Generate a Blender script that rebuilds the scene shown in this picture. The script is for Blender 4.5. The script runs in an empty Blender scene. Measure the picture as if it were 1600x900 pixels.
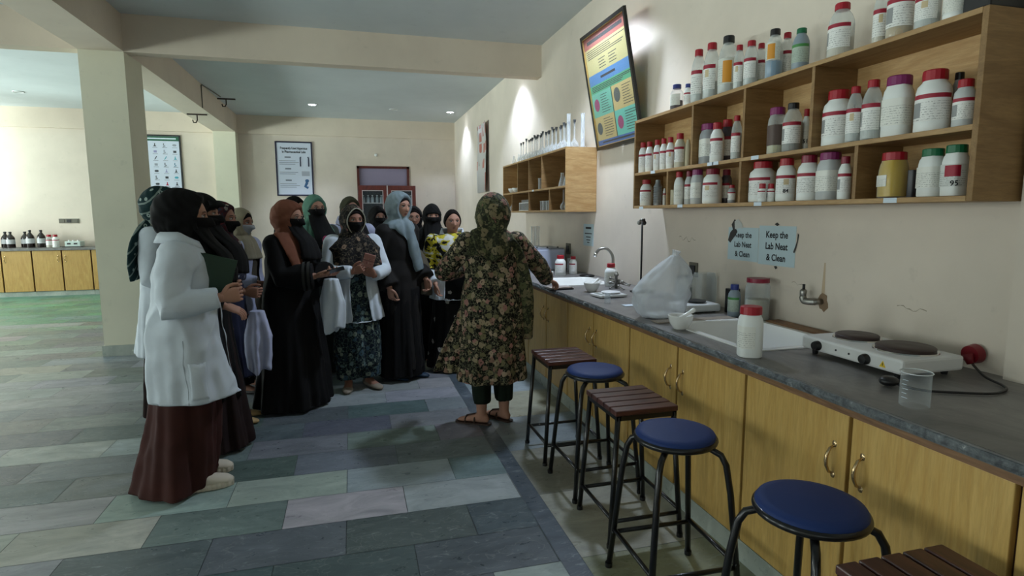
import bpy, bmesh, math, random
import numpy as np
from mathutils import Vector, Matrix, noise
PI = math.pi
random.seed(7)
D = bpy.data
COL = bpy.context.scene.collection
SC = bpy.context.scene

# ------------------------------------------------------------------ camera
F_PX = 913.6
YAW, PITCH, ROLL = math.radians(15.275), math.radians(-7.18), math.radians(-0.19)
cam_d = D.cameras.new('camera'); cam = D.objects.new('camera', cam_d); COL.objects.link(cam)
cam_d.sensor_width = 36.0; cam_d.lens = F_PX / 1600 * 36.0; cam_d.clip_start = 0.05; cam_d.clip_end = 60
fwd = Vector((math.sin(YAW) * math.cos(PITCH), math.cos(YAW) * math.cos(PITCH), math.sin(PITCH)))
rgt = Vector((math.cos(YAW), -math.sin(YAW), 0)); up = rgt.cross(fwd)
r2 = rgt * math.cos(ROLL) + up * math.sin(ROLL); u2 = -rgt * math.sin(ROLL) + up * math.cos(ROLL)
cam.matrix_world = Matrix(((r2.x, u2.x, -fwd.x, 0), (r2.y, u2.y, -fwd.y, 0), (r2.z, u2.z, -fwd.z, 1.5), (0, 0, 0, 1)))
SC.camera = cam

# ------------------------------------------------------------------ world, exposure
SC.view_settings.view_transform = 'Standard'; SC.view_settings.look = 'None'
SC.view_settings.gamma = 1.0; SC.view_settings.use_curve_mapping = False
SC.view_settings.exposure = 0.0
wd = D.worlds.new('sky'); SC.world = wd; wd.use_nodes = True
bg = wd.node_tree.nodes['Background']; bg.inputs[0].default_value = (0.62, 0.8, 0.95, 1); bg.inputs[1].default_value = 1.0

# room numbers (metres)
WR, WL, YB, YF, ZC, ZBM = 2.32, -9.2, 13.42, -4.5, 3.545, 3.17
PX0, PX1, PY0, PY1 = -2.60, -2.19, 7.085, 7.62       # square pillar
WINS = [(-3.2, -0.8), (0.8, 3.2), (4.6, 6.6), (8.0, 10.2), (11.0, 12.8)]   # windows in the left wall (y ranges)
WZ0, WZ1 = 0.95, 2.75

def area(name, loc, direction, sx, sy, power, color, spread=180):
    l = D.lights.new(name, 'AREA'); l.shape = 'RECTANGLE'; l.size = sx; l.size_y = sy; l.energy = power; l.color = color
    l.spread = math.radians(spread)
    o = D.objects.new(name, l); COL.objects.link(o); o.location = loc
    o.rotation_euler = Vector(direction).to_track_quat('-Z', 'Y').to_euler(); return o
WPOW = [110, 112, 75, 190, 165]
for (y0, y1), pw in zip(WINS, WPOW):
    area('window_daylight', (WL - 0.02, (y0 + y1) / 2, (WZ0 + WZ1) / 2), (1, 0, .16), WZ1 - WZ0 - .1, y1 - y0 - .1, pw, (0.90, 1.0, 0.96))
# light thrown up through the windows by the sunlit ground outside
for y_, pw in ((0.5, 1200), (8.0, 1150)):
    area('sunlit_ground_bounce', (-14.0, y_, 0.15), (1, .2, .25), 1.0, 1.2, pw, (0.84, 1.0, 0.95))
# weak fill lamp at an unseen window added behind the camera
area('window_daylight', (-0.9, YF - 0.02, 1.9), (0, 1, 0), 2.2, 1.5, 8, (0.90, 0.97, 1.0))
# recessed ceiling lamps: (x, y, power)
DOWNL = [(-0.617, 11.81, 24), (2.0, 12.0, 24), (1.95, 7.95, 34), (1.80, 4.75, 54), (0.88, 11.98, 0), (-5.24, 11.82, 0)]

# ------------------------------------------------------------------ helpers
def lin(c):
    return tuple(((x / 255) / 12.92 if x / 255 <= 0.04045 else ((x / 255 + 0.055) / 1.055) ** 2.4) for x in c)
def rgb(r, g, b): return lin((r, g, b)) + (1.0,)
MATS = {}
def mat(name, col=(128, 128, 128), rough=0.6, metal=0.0, **k):
    if name in MATS: return MATS[name]
    m = D.materials.new(name); m.use_nodes = True; MATS[name] = m
    b = m.node_tree.nodes['Principled BSDF']
    b.inputs['Base Color'].default_value = rgb(*col); b.inputs['Roughness'].default_value = rough; b.inputs['Metallic'].default_value = metal
    for a, v in k.items():
        n = {'spec': 'Specular IOR Level', 'trans': 'Transmission Weight', 'ior': 'IOR', 'sheen': 'Sheen Weight', 'coat': 'Coat Weight', 'alpha': 'Alpha', 'sss': 'Subsurface Weight'}[a]
        b.inputs[n].default_value = v
    return m
class NT:
    """small helper to write node trees"""
    def __init__(s, m): s.t = m.node_tree; s.b = s.t.nodes['Principled BSDF']
    def n(s, typ, ins=None, **props):
        x = s.t.nodes.new(typ)
        for k, v in props.items(): setattr(x, k, v)
        for k, v in (ins or {}).items():
            i = x.inputs[k]
            if hasattr(v, 'links') or isinstance(v, bpy.types.NodeSocket): s.t.links.new(v, i)
            else: i.default_value = v
        return x
    def ramp(s, fac, stops, mode='LINEAR'):
        x = s.t.nodes.new('ShaderNodeValToRGB'); x.color_ramp.interpolation = mode
        e = x.color_ramp.elements
        while len(e) < len(stops): e.new(0.5)
        for a, (p, c) in zip(e, stops): a.position = p; a.color = c
        s.t.links.new(fac, x.inputs[0]); return x.outputs[0]
    def mix(s, fac, a, b, blend='MIX'):
        x = s.t.nodes.new('ShaderNodeMix'); x.data_type = 'RGBA'; x.blend_type = blend
        for i, v in ((0, fac), (6, a), (7, b)):
            if isinstance(v, bpy.types.NodeSocket): s.t.links.new(v, x.inputs[i])
            else: x.inputs[i].default_value = v
        return x.outputs[2]
    def math(s, op, a, b=0.0):
        x = s.t.nodes.new('ShaderNodeMath'); x.operation = op
        for i, v in ((0, a), (1, b)):
            if isinstance(v, bpy.types.NodeSocket): s.t.links.new(v, x.inputs[i])
            else: x.inputs[i].default_value = v
        return x.outputs[0]
    def coords(s, kind='Object', scale=(1, 1, 1), rot=(0, 0, 0), loc=(0, 0, 0)):
        tc = s.t.nodes.new('ShaderNodeTexCoord'); mp = s.t.nodes.new('ShaderNodeMapping')
        mp.inputs['Scale'].default_value = scale; mp.inputs['Rotation'].default_value = rot; mp.inputs['Location'].default_value = loc
        s.t.links.new(tc.outputs[kind], mp.inputs[0]); return mp.outputs[0]
    def noise(s, vec, scale=5, detail=3, rough=.5, dist=0.0):
        x = s.n('ShaderNodeTexNoise', {'Vector': vec, 'Scale': scale, 'Detail': detail, 'Roughness': rough, 'Distortion': dist}); return x.outputs['Fac']
    def voro(s, vec, scale=5, feature='F1', rnd=1.0):
        x = s.n('ShaderNodeTexVoronoi', {'Vector': vec, 'Scale': scale, 'Randomness': rnd}, feature=feature); return x
    def base(s, c): s.t.links.new(c, s.b.inputs['Base Color'])
    def bump(s, h, strength=.2, dist=.01):
        x = s.n('ShaderNodeBump', {'Height': h, 'Strength': strength, 'Distance': dist}); s.t.links.new(x.outputs[0], s.b.inputs['Normal'])

class G:
    """collects geometry; build() links it as one mesh object"""
    def __init__(s): s.v = []; s.f = []; s.mi = []; s.cur = 0
    def add(s, vs, fs):
        o = len(s.v); s.v += [tuple(p) for p in vs]; s.f += [tuple(i + o for i in f) for f in fs]; s.mi += [s.cur] * len(fs); return s
    def box(s, x0, x1, y0, y1, z0, z1):
        return s.add([(x0, y0, z0), (x1, y0, z0), (x1, y1, z0), (x0, y1, z0), (x0, y0, z1), (x1, y0, z1), (x1, y1, z1), (x0, y1, z1)],
                     [(0, 3, 2, 1), (4, 5, 6, 7), (0, 1, 5, 4), (1, 2, 6, 5), (2, 3, 7, 6), (3, 0, 4, 7)])
    def loft(s, rings, caps=True):
        n = len(rings[0]); vs = [p for r in rings for p in r]; fs = []
        for i in range(len(rings) - 1):
            for j in range(n):
                k = (j + 1) % n; fs.append((i * n + j, i * n + k, (i + 1) * n + k, (i + 1) * n + j))
        if caps: fs.append(tuple(range(n))[::-1]); fs.append(tuple((len(rings) - 1) * n + j for j in range(n)))
        return s.add(vs, fs)
    def lathe(s, prof, seg=24, c=(0, 0, 0), sq=0.0, caps=True, sx=1.0, sy=1.0):
        rings = []
        for (r, z) in prof:
            ring = []
            for j in range(seg):
                a = 2 * PI * (j + .5) / seg; ca, sa = math.cos(a), math.sin(a); k = 1.0
                if sq > 0: k = 1 + sq * (1 / max(abs(ca), abs(sa)) - 1) * .82
                ring.append((c[0] + r * ca * k * sx, c[1] + r * sa * k * sy, c[2] + z))
            rings.append(ring)
        return s.loft(rings, caps)
    def tube(s, path, rad, seg=10, caps=True, flat=None, rounded=False):
        P = [Vector(p) for p in path]; n = len(P)
        R = [rad] * n if not isinstance(rad, (list, tuple)) else list(rad)
        if rounded:
            d0 = (P[0] - P[1]).normalized(); d1 = (P[-1] - P[-2]).normalized()
            P = [P[0] + d0 * R[0] * .9, P[0] + d0 * R[0] * .6] + P + [P[-1] + d1 * R[-1] * .6, P[-1] + d1 * R[-1] * .9]
            R = [R[0] * .35, R[0] * .8] + R + [R[-1] * .8, R[-1] * .35]; n = len(P)
        T = []
        for i in range(n):
            t = (P[min(i + 1, n - 1)] - P[max(i - 1, 0)]);  T.append(t.normalized() if t.length > 1e-9 else Vector((0, 0, 1)))
        a = Vector((0, 0, 1)) if abs(T[0].z) < .9 else Vector((1, 0, 0))
        if flat is not None: a = Vector(flat[0])
        N = (a - T[0] * a.dot(T[0])).normalized(); rings = []
        for i in range(n):
            if i: N = (N - T[i] * N.dot(T[i])).normalized()
            if flat is not None:
                aa = Vector(flat[0]); N2 = (aa - T[i] * aa.dot(T[i]));  N = N2.normalized() if N2.length > 1e-6 else N
            B = T[i].cross(N); fw = flat[1] if flat is not None else 1.0
            rings.append([P[i] + N * (R[i] * math.cos(2 * PI * j / seg)) * fw + B * (R[i] * math.sin(2 * PI * j / seg)) for j in range(seg)])
        return s.loft([[tuple(p) for p in r] for r in rings], caps)
    def ball(s, c, rx, ry=None, rz=None, seg=14, rings=8):
        ry = rx if ry is None else ry; rz = rx if rz is None else rz
        R = []
        for i in range(1, rings):
            e = -PI / 2 + PI * i / rings
            R.append([(c[0] + rx * math.cos(e) * math.cos(2 * PI * j / seg), c[1] + ry * math.cos(e) * math.sin(2 * PI * j / seg), c[2] + rz * math.sin(e)) for j in range(seg)])
        return s.loft(R)
    def torus(s, c, R, r, seg=28, ts=8, axis='z', sx=1.0, sy=1.0):
        rings = []
        for i in range(seg):
            a = 2 * PI * i / seg; ring = []
            for j in range(ts):
                b = 2 * PI * j / ts; q = R + r * math.cos(b); p = (q * math.cos(a) * sx, q * math.sin(a) * sy, r * math.sin(b))
                if axis == 'x': p = (p[2], p[0], p[1])
                if axis == 'y': p = (p[0], p[2], p[1])
                ring.append((c[0] + p[0], c[1] + p[1], c[2] + p[2]))
            rings.append(ring)
        rings.append(rings[0]); return s.loft(rings, caps=False)
    def xf(s, M, start=0):
        for i in range(start, len(s.v)): s.v[i] = tuple(M @ Vector(s.v[i]))
        return s
    def mesh(s, name, mats):
        me = D.meshes.new(name); me.from_pydata(s.v, [], s.f)
        for m in (mats if isinstance(mats, (list, tuple)) else [mats]): me.materials.append(m)
        if any(s.mi): me.polygons.foreach_set('material_index', s.mi)
        me.update(); return me
    def build(s, name, mats, parent=None, smooth=False, bevel=0.0, recalc=False, angle=None):
        me = s.mesh(name, mats)
        if recalc:
            b = bmesh.new(); b.from_mesh(me); bmesh.ops.recalc_face_normals(b, faces=b.faces); b.to_mesh(me); b.free()
        if smooth: me.polygons.foreach_set('use_smooth', [True] * len(me.polygons))
        if angle: me.set_sharp_from_angle(angle=math.radians(angle))
        o = D.objects.new(name, me); COL.objects.link(o)
        if parent is not None: o.parent = parent
        if bevel:
            md = o.modifiers.new('bevel', 'BEVEL'); md.width = bevel; md.segments = 2; md.limit_method = 'ANGLE'
        return o
def tag(o, label=None, cat=None, group=None, kind=None):
    if label: o['label'] = label
    if cat: o['category'] = cat
    if group: o['group'] = group
    if kind: o['kind'] = kind
    return o
def empty(name, loc, label, cat, group=None, rz=0.0):
    o = D.objects.new(name, None); COL.objects.link(o); o.location = loc; o.rotation_euler = (0, 0, rz); o.empty_display_size = .05
    return tag(o, label, cat, group)
def struct(name, g, m, **k): return tag(g.build(name, m, **k), kind='structure')
def copy_tree(o, parent=None):
    c = o.copy(); COL.objects.link(c)
    if parent is not None: c.parent = parent
    for ch in [x for x in D.objects if x.parent == o]: copy_tree(ch, c)
    return c
FONT_BOLD = 0.012
def text_mesh(txt, size, bold=0.0, align='LEFT', sx=1.0):
    cu = D.curves.new('t', 'FONT'); cu.body = txt; cu.size = size; cu.align_x = align; cu.offset = bold * size; cu.resolution_u = 3; cu.space_line = 1.05
    o = D.objects.new('t', cu); COL.objects.link(o); o.scale = (sx, 1, 1)
    dg = bpy.context.evaluated_depsgraph_get(); me = D.meshes.new_from_object(o.evaluated_get(dg))
    D.objects.remove(o); 
    for v in me.vertices: v.co.x *= sx
    return me
def lettering(name, txt, size, M, m, parent, bold=0.0, align='LEFT', sx=1.0):
    me = text_mesh(txt, size, bold, align, sx); me.transform(M); me.materials.clear(); me.materials.append(m)
    o = D.objects.new(name, me); COL.objects.link(o); o.parent = parent; return o

# ------------------------------------------------------------------ materials
def plaster(name, col, stain=.12):
    m = mat(name, col, .85); t = NT(m); v = t.coords('Object')
    n1 = t.noise(v, 1.3, 4, .6); n2 = t.noise(v, 9, 4, .65)
    dark = tuple(int(c * (1 - stain)) for c in col)
    c = t.mix(t.ramp(n1, [(.35, (0, 0, 0, 1)), (.75, (1, 1, 1, 1))]), rgb(*col), rgb(*dark))
    c = t.mix(t.ramp(n2, [(.62, (0, 0, 0, 1)), (.8, (.35, .35, .35, 1))]), c, rgb(*tuple(int(q * .82) for q in col)))
    t.base(c); t.bump(t.noise(v, 60, 3), .12, .004); return m
M_WALL = plaster('cream_wall_paint', (222, 210, 195), .06)
M_BEAM = plaster('beam_paint', (220, 206, 188), .05)
M_PIL = plaster('pillar_paint', (224, 220, 198), .05)
M_CEIL = plaster('ceiling_paint', (208, 214, 216), .04)

def marble(name, light, dark, seed=0.0, scale=(1, 1, 1)):
    m = mat(name, light, .28); t = NT(m); v = t.coords('Object', scale=scale, loc=(seed, seed, 0))
    n = t.noise(v, 2.2, 6, .62, .8); f = t.noise(v, 14, 5, .7, .6)
    c = t.mix(t.ramp(n, [(.34, (0, 0, 0, 1)), (.7, (1, 1, 1, 1))]), rgb(*light), rgb(*dark))
    c = t.mix(t.ramp(f, [(.60, (0, 0, 0, 1)), (.72, (.5, .5, .5, 1))]), c, rgb(*[min(255, int(q * 1.2)) for q in light]))
    t.base(c)
    r = t.ramp(f, [(.3, (.22, .22, .22, 1)), (.7, (.42, .42, .42, 1))]); t.t.links.new(r, t.b.inputs['Roughness'])
    return m
M_SKIRT = marble('skirting_marble', (186, 192, 182), (150, 158, 150), 3)

m = mat('floor_marble', (150, 160, 160), .3); t = NT(m)
at = t.n('ShaderNodeAttribute', attribute_name='tile'); v = t.coords('Object', scale=(1, 2.2, 1))
off = t.n('ShaderNodeVectorMath', {0: v, 1: at.outputs['Vector']}, operation='ADD').outputs[0]
sc = t.n('ShaderNodeVectorMath', {0: at.outputs['Vector']}, operation='SCALE'); sc.inputs['Scale'].default_value = 37.0
off = t.n('ShaderNodeVectorMath', {0: v, 1: sc.outputs[0]}, operation='ADD').outputs[0]
n1 = t.noise(off, 3.0, 6, .65, 1.2); n2 = t.noise(off, 12, 5, .7, 1.0); n3 = t.noise(off, 2.2, 3, .5, 2.5)
shade = t.ramp(n1, [(.25, (.62, .64, .64, 1)), (.75, (1.25, 1.24, 1.22, 1))])
c = t.mix(1.0, at.outputs['Color'], shade, 'MULTIPLY')
c = t.mix(t.ramp(n2, [(.58, (0, 0, 0, 1)), (.74, (.5, .5, .5, 1))]), c, rgb(176, 186, 182))
c = t.mix(t.ramp(n3, [(.49, (0, 0, 0, 1)), (.5, (.14, .14, .14, 1)), (.51, (0, 0, 0, 1))]), c, rgb(190, 192, 184))
t.base(c); rr = t.ramp(n2, [(.3, (.24, .24, .24, 1)), (.75, (.5, .5, .5, 1))]); t.t.links.new(rr, t.b.inputs['Roughness'])
t.b.inputs['Specular IOR Level'].default_value = .45
M_FLOOR = m

def wood(name, a, b, scale=(1, 1, 1), rough=.45, dist=3.0, s=2.0, coat=0.0):
    m = mat(name, a, rough); t = NT(m); v = t.coords('Object', scale=scale)
    w = t.noise(v, s, 5, .6, dist); f = t.noise(v, s * 9, 4, .6, .4)
    c = t.mix(t.ramp(w, [(.35, (0, 0, 0, 1)), (.65, (1, 1, 1, 1))]), rgb(*a), rgb(*b))
    c = t.mix(t.ramp(f, [(.4, (0, 0, 0, 1)), (.8, (.45, .45, .45, 1))]), c, rgb(*[int(q * .8) for q in b])); t.base(c)
    t.b.inputs['Coat Weight'].default_value = coat; return m
M_DOOR = wood('ochre_laminate', (212, 176, 104), (196, 156, 84), (7, 7, .7), .42)
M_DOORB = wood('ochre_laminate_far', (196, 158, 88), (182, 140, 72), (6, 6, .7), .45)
M_BAND = wood('brown_edge_wood', (150, 112, 78), (112, 80, 54), (1, .8, 8), .6)
M_PLY = wood('shelf_ply', (186, 152, 104), (164, 128, 82), (8, .9, 8), .55)
M_PLYV = wood('shelf_ply_upright', (160, 126, 80), (132, 100, 60), (1.0, 8, 7), .6, 1.5)
M_PINE = wood('pine_ply', (206, 170, 118), (184, 144, 92), (1.2, 1, 9), .6, 1.6)
M_SLAT = wood('dark_red_slat', (92, 52, 44), (58, 32, 30), (2, 9, 9), .35, 2.0)
M_MAHOG = wood('red_brown_frame', (104, 44, 36), (74, 30, 26), (3, 3, .8), .4)
M_GAP = mat('cabinet_shadow_gap', (70, 42, 26), .8)

m = mat('grey_worktop_stone', (112, 112, 112), .38); t = NT(m); v = t.coords('Object', scale=(1, .5, 1))
n = t.noise(v, 3.5, 7, .7, 1.4); f = t.noise(v, 26, 5, .75)
c = t.mix(t.ramp(n, [(.3, (0, 0, 0, 1)), (.72, (1, 1, 1, 1))]), rgb(138, 134, 130), rgb(76, 75, 76))
c = t.mix(t.ramp(f, [(.62, (0, 0, 0, 1)), (.78, (.5, .5, .5, 1))]), c, rgb(170, 168, 164)); t.base(c); t.bump(f, .15, .003)
M_STONE = m
m = mat('chipped_stone_edge', (130, 140, 142), .5); t = NT(m); v = t.coords('Object')
f = t.noise(v, 22, 6, .75, .6)
t.base(t.ramp(f, [(.40, rgb(66, 70, 74)), (.60, rgb(112, 118, 120)), (.72, rgb(190, 192, 188))])); t.bump(f, .6, .01)
M_EDGE = m
M_BLACKM = mat('black_enamel_tube', (22, 22, 24), .32, .3, coat=.3)
M_BLACK = mat('black_plastic', (18, 18, 20), .4)
M_BLUEV = mat('blue_vinyl', (26, 50, 104), .62, spec=.3); t = NT(M_BLUEV); t.bump(t.noise(t.coords('Object'), 180, 2), .15, .001)
M_CHROME = mat('chrome', (205, 205, 205), .15, 1.0)
M_OLDCH = mat('dull_tap_metal', (150, 148, 142), .35, .9)
M_BRASS = mat('bright_handle_metal', (196, 170, 130), .25, .9)
M_WHITEP = mat('white_plastic', (226, 228, 228), .4)
M_HDPE = mat('milky_bottle_plastic', (240, 243, 240), .42)
M_CERAM = mat('white_ceramic', (232, 232, 228), .18)
M_PAPER = mat('white_paper', (214, 226, 236), .7)
M_INK = mat('black_ink', (24, 26, 32), .7)
M_ENAMEL = mat('white_enamel', (214, 214, 212), .35)
M_IRON = mat('brown_black_iron_plate', (60, 46, 42), .5, .3)
M_SOCKET = mat('grey_brown_socket', (104, 100, 88), .6)
M_CORK = mat('grey_stopper', (70, 72, 76), .5)
CAPC = {'red': (168, 22, 40), 'maroon': (130, 18, 48), 'purple': (132, 36, 98), 'black': (24, 24, 26), 'blue': (40, 54, 128), 'green': (16, 104, 66)}
def cap_mat(c): return mat('cap_' + c, CAPC[c], .38)

def clear_mat(name, tint=(240, 244, 244), alpha=.25, rough=.06, edge=.55):
    """thin clear walls: see-through with a gloss on top"""
    if name in MATS: return MATS[name]
    m = D.materials.new(name); m.use_nodes = True; MATS[name] = m; nt = m.node_tree; nt.nodes.clear()
    out = nt.nodes.new('ShaderNodeOutputMaterial'); tr = nt.nodes.new('ShaderNodeBsdfTransparent'); p = nt.nodes.new('ShaderNodeBsdfPrincipled')
    mx = nt.nodes.new('ShaderNodeMixShader'); lw = nt.nodes.new('ShaderNodeLayerWeight'); lw.inputs[0].default_value = .35
    mr = nt.nodes.new('ShaderNodeMapRange'); mr.inputs[3].default_value = alpha; mr.inputs[4].default_value = min(1, alpha + edge)
    p.inputs['Base Color'].default_value = rgb(*tint); p.inputs['Roughness'].default_value = rough; tr.inputs[0].default_value = (.97, .98, .98, 1)
    nt.links.new(lw.outputs['Facing'], mr.inputs[0]); nt.links.new(mr.outputs[0], mx.inputs[0]); nt.links.new(tr.outputs[0], mx.inputs[1]); nt.links.new(p.outputs[0], mx.inputs[2])
    nt.links.new(mx.outputs[0], out.inputs[0]); return m
M_GLASS = clear_mat('clear_lab_glass', (225, 232, 236), .05, .03, .42)
M_PANE = clear_mat('window_pane_glass', (120, 130, 134), .08, .03, .35)
M_CLEARP = clear_mat('clear_bottle_plastic', (232, 238, 236), .28, .15, .4)
M_BAG = clear_mat('crumpled_polythene', (228, 232, 238), .40, .12, .5)

def label_mat(name, stripe, body=(240, 240, 236), box=None, seed=0.0):
    """printed label: coloured stripe on top, grey lines of small print and perhaps a coloured box"""
    if name in MATS: return MATS[name]
    m = mat(name, body, .5); t = NT(m); tc = t.n('ShaderNodeTexCoord'); sp = t.n('ShaderNodeSeparateXYZ', {0: tc.outputs['Generated']})
    z = sp.outputs[2]; y = sp.outputs[1]
    lines = t.math('GREATER_THAN', t.math('FRACT', t.math('MULTIPLY', z, 11.0)), .55)
    nz = t.math('GREATER_THAN', t.noise(t.coords('Generated', scale=(9, 9, 26), loc=(seed, seed, 0)), 1.6, 2, .6), .53)
    inside = t.math('MULTIPLY', lines, t.math('MULTIPLY', nz, t.math('LESS_THAN', z, .72)))
    c = t.mix(inside, rgb(*body), rgb(*[int(q * .74) for q in body]))
    if stripe: c = t.mix(t.math('GREATER_THAN', z, .84), c, rgb(*stripe))
    if box:
        iny = t.math('MULTIPLY', t.math('GREATER_THAN', y, box[1]), t.math('LESS_THAN', y, box[2]))
        inz = t.math('MULTIPLY', t.math('GREATER_THAN', z, box[3]), t.math('LESS_THAN', z, box[4]))
        c = t.mix(t.math('MULTIPLY', iny, inz), c, rgb(*box[0]))
    t.base(c); return m
LAB_RED = [label_mat('label_red_stripe_%s' % w, (160, 26, 52), seed=i * 3.1, box=bx) for i, (w, bx) in enumerate((('plain', None), ('grey_panel', ((150, 152, 152), .55, .9, .15, .7)), ('hazard_panel', ((210, 190, 150), .1, .3, .5, .8))))]
LAB_PLAIN = label_mat('label_plain_print', None, (236, 236, 228), seed=5)
LAB_ORANGE = label_mat('label_orange_hazard', None, (214, 216, 206), box=((222, 150, 40), .05, .42, .05, .9), seed=8)
LAB_GREEN = label_mat('label_green_print', (70, 140, 70), (176, 190, 176), seed=2)
LAB_REDBOX = label_mat('label_red_box', None, (216, 218, 214), box=((160, 16, 48), .02, .6, .45, .95), seed=1)
# ------------------------------------------------------------------ the room
# floor: marble tiles, one colour per tile face; far left ones carry green daylight
LIGHT, LIGHT2, MID, MIDG, DARK, DARK2, WARM = (164, 170, 168), (150, 156, 158), (122, 130, 132), (114, 124, 122), (82, 94, 98), (96, 106, 110), (122, 118, 114)
GREEN_LIT = (120, 158, 140)  # tile tone with green daylight mixed in
fv, ff, fc = [], [], []
def quad(x0, x1, y0, y1, c):
    o = len(fv); fv.extend([(x0, y0, 0), (x1, y0, 0), (x1, y1, 0), (x0, y1, 0)]); ff.append((o, o + 1, o + 2, o + 3)); fc.append(c)
BX0, BX1 = 0.83, 0.925
rnd = random.Random(21)
GAP = .0015
j = -25
TH, TL_ = .3025, .6
while True:
    y0 = 2.845 + TH * j; y1 = y0 + TH
    if y0 > YB: break
    phase = -.075 if j % 2 else .225
    k0 = math.floor((WL - phase) / TL_)
    x = phase + k0 * TL_
    while x < BX0:
        xa, xb = max(x, WL), min(x + TL_, BX0); xm = (xa + xb) / 2
        c = rnd.choice([LIGHT, LIGHT2, LIGHT2, LIGHT2, MID, MIDG])
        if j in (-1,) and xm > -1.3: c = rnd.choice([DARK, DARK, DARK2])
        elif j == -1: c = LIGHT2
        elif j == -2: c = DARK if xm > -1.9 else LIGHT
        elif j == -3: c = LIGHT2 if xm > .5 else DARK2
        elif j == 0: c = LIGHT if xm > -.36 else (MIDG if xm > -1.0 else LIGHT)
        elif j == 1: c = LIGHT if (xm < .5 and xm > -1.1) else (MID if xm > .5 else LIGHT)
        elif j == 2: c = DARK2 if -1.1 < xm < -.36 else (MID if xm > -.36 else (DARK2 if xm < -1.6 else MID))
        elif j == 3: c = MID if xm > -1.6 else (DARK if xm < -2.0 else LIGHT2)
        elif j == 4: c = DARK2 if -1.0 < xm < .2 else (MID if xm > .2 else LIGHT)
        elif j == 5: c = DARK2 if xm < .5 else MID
        elif j in (6, 7): c = LIGHT2 if xm > -1.2 else MID
        elif y0 > 9.2 and xm < -2.2: c = rnd.choice([(96, 150, 126), (104, 156, 134), (112, 150, 136), (88, 138, 118)])  # green daylight of the left bay painted into the tile colours
        elif y0 > 7.3 and xm < -2.2: c = rnd.choice([(128, 148, 142), MID, LIGHT2, MIDG])
        elif y0 > 7.3: c = rnd.choice([MID, MIDG, LIGHT2])
        c = tuple(int(q * rnd.uniform(.95, 1.05)) for q in c)
        quad(xa + GAP, xb - GAP, y0 + GAP, y1 - GAP, c); x += TL_
    # tiles beside the cabinets
    if j % 2 == 0:
        quad(BX1 + GAP, 1.64, y0 + GAP, y1 + TH - GAP, tuple(int(q * rnd.uniform(.9, 1.1)) for q in rnd.choice([(138, 134, 132), (122, 124, 118), (148, 150, 156)])))
    j += 1
y = YF
while y < YB:
    quad(BX0, BX1, y, min(y + .9, YB) - GAP, (78, 88, 98)); y += .9
o = len(fv); fv.extend([(WL, YF, -.004), (WR + .1, YF, -.004), (WR + .1, YB, -.004), (WL, YB, -.004)]); ff.append((o, o + 1, o + 2, o + 3)); fc.append((84, 90, 90))
me = D.meshes.new('floor'); me.from_pydata(fv, [], ff); me.materials.append(M_FLOOR)
ca = me.color_attributes.new('tile', 'FLOAT_COLOR', 'CORNER')
ca.data.foreach_set('color', [q for c in fc for _ in range(4) for q in lin(c) + (1.0,)])
floor = D.objects.new('floor', me); COL.objects.link(floor); floor['kind'] = 'structure'

struct('ceiling', G().box(WL - .2, WR + .3, YF - .2, YB + .2, ZC, ZC + .15), M_CEIL)
struct('wall_right', G().box(WR, WR + .2, YF - .2, YB + .2, -.01, ZC + .1), M_WALL)
struct('trim_7', G().box(WR - .04, WR - .0005, .55, 1.535, 0, ZC), M_WALL)
# back wall with a doorway
DX0, DX1, DZ = .16, 1.29, 2.56
struct('wall_back', G().box(WL - .2, DX0, YB, YB + .2, -.01, ZC + .1).box(DX1, WR + .2, YB, YB + .2, -.01, ZC + .1).box(DX0, DX1, YB, YB + .2, DZ, ZC + .1)
       .box(1.33, WR + .01, YB - .03, YB + .01, 0, ZBM + .01), M_WALL)
g = G(); g.box(WL - .2, WL, YF - .2, YB + .2, -.01, WZ0).box(WL - .2, WL, YF - .2, YB + .2, WZ1, ZC + .1)
ys = [YF - .2] + [q for w in WINS for q in w] + [YB + .2]
for i in range(0, len(ys), 2): g.box(WL - .2, WL, ys[i], ys[i + 1], WZ0, WZ1)
struct('wall_left', g, M_WALL)
g = G(); g.box(WL - .2, -2.0, YF - .2, YF, -.01, ZC + .1).box(.2, WR + .2, YF - .2, YF, -.01, ZC + .1).box(-2.0, .2, YF - .2, YF, -.01, 1.15).box(-2.0, .2, YF - .2, YF, 2.65, ZC + .1)
struct('wall_front', g, M_WALL)
M_FRAME = mat('aluminium_window_frame', (190, 194, 196), .4, .6)
for i, (y0, y1) in enumerate(WINS):
    g = G(); x0, x1 = WL - .12, WL - .05
    for a, b, c_, d in ((y0, y1, WZ0, WZ0 + .05), (y0, y1, WZ1 - .05, WZ1), (y0, y0 + .05, WZ0, WZ1), (y1 - .05, y1, WZ0, WZ1), ((y0 + y1) / 2 - .03, (y0 + y1) / 2 + .03, WZ0, WZ1)): g.box(x0, x1, a, b, c_, d)
    w = struct('window_%d' % (i + 1), g, M_FRAME)
    pn = G().box(WL - .09, WL - .083, y0 + .03, y1 - .03, WZ0 + .03, WZ1 - .03).build('pane', M_PANE, w)
g = G()
for a, b, c_, d in ((-2.0, .2, 1.15, 1.2), (-2.0, .2, 2.6, 2.65), (-2.0, -1.95, 1.15, 2.65), (.15, .2, 1.15, 2.65), (-.93, -.87, 1.15, 2.65)): g.box(a, b, YF - .12, YF - .05, c_, d)
w = struct('window_6', g, M_FRAME); G().box(-1.97, .17, YF - .09, YF - .083, 1.18, 2.62).build('pane', M_PANE, w)  # unseen window added to go with the weak front fill

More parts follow.
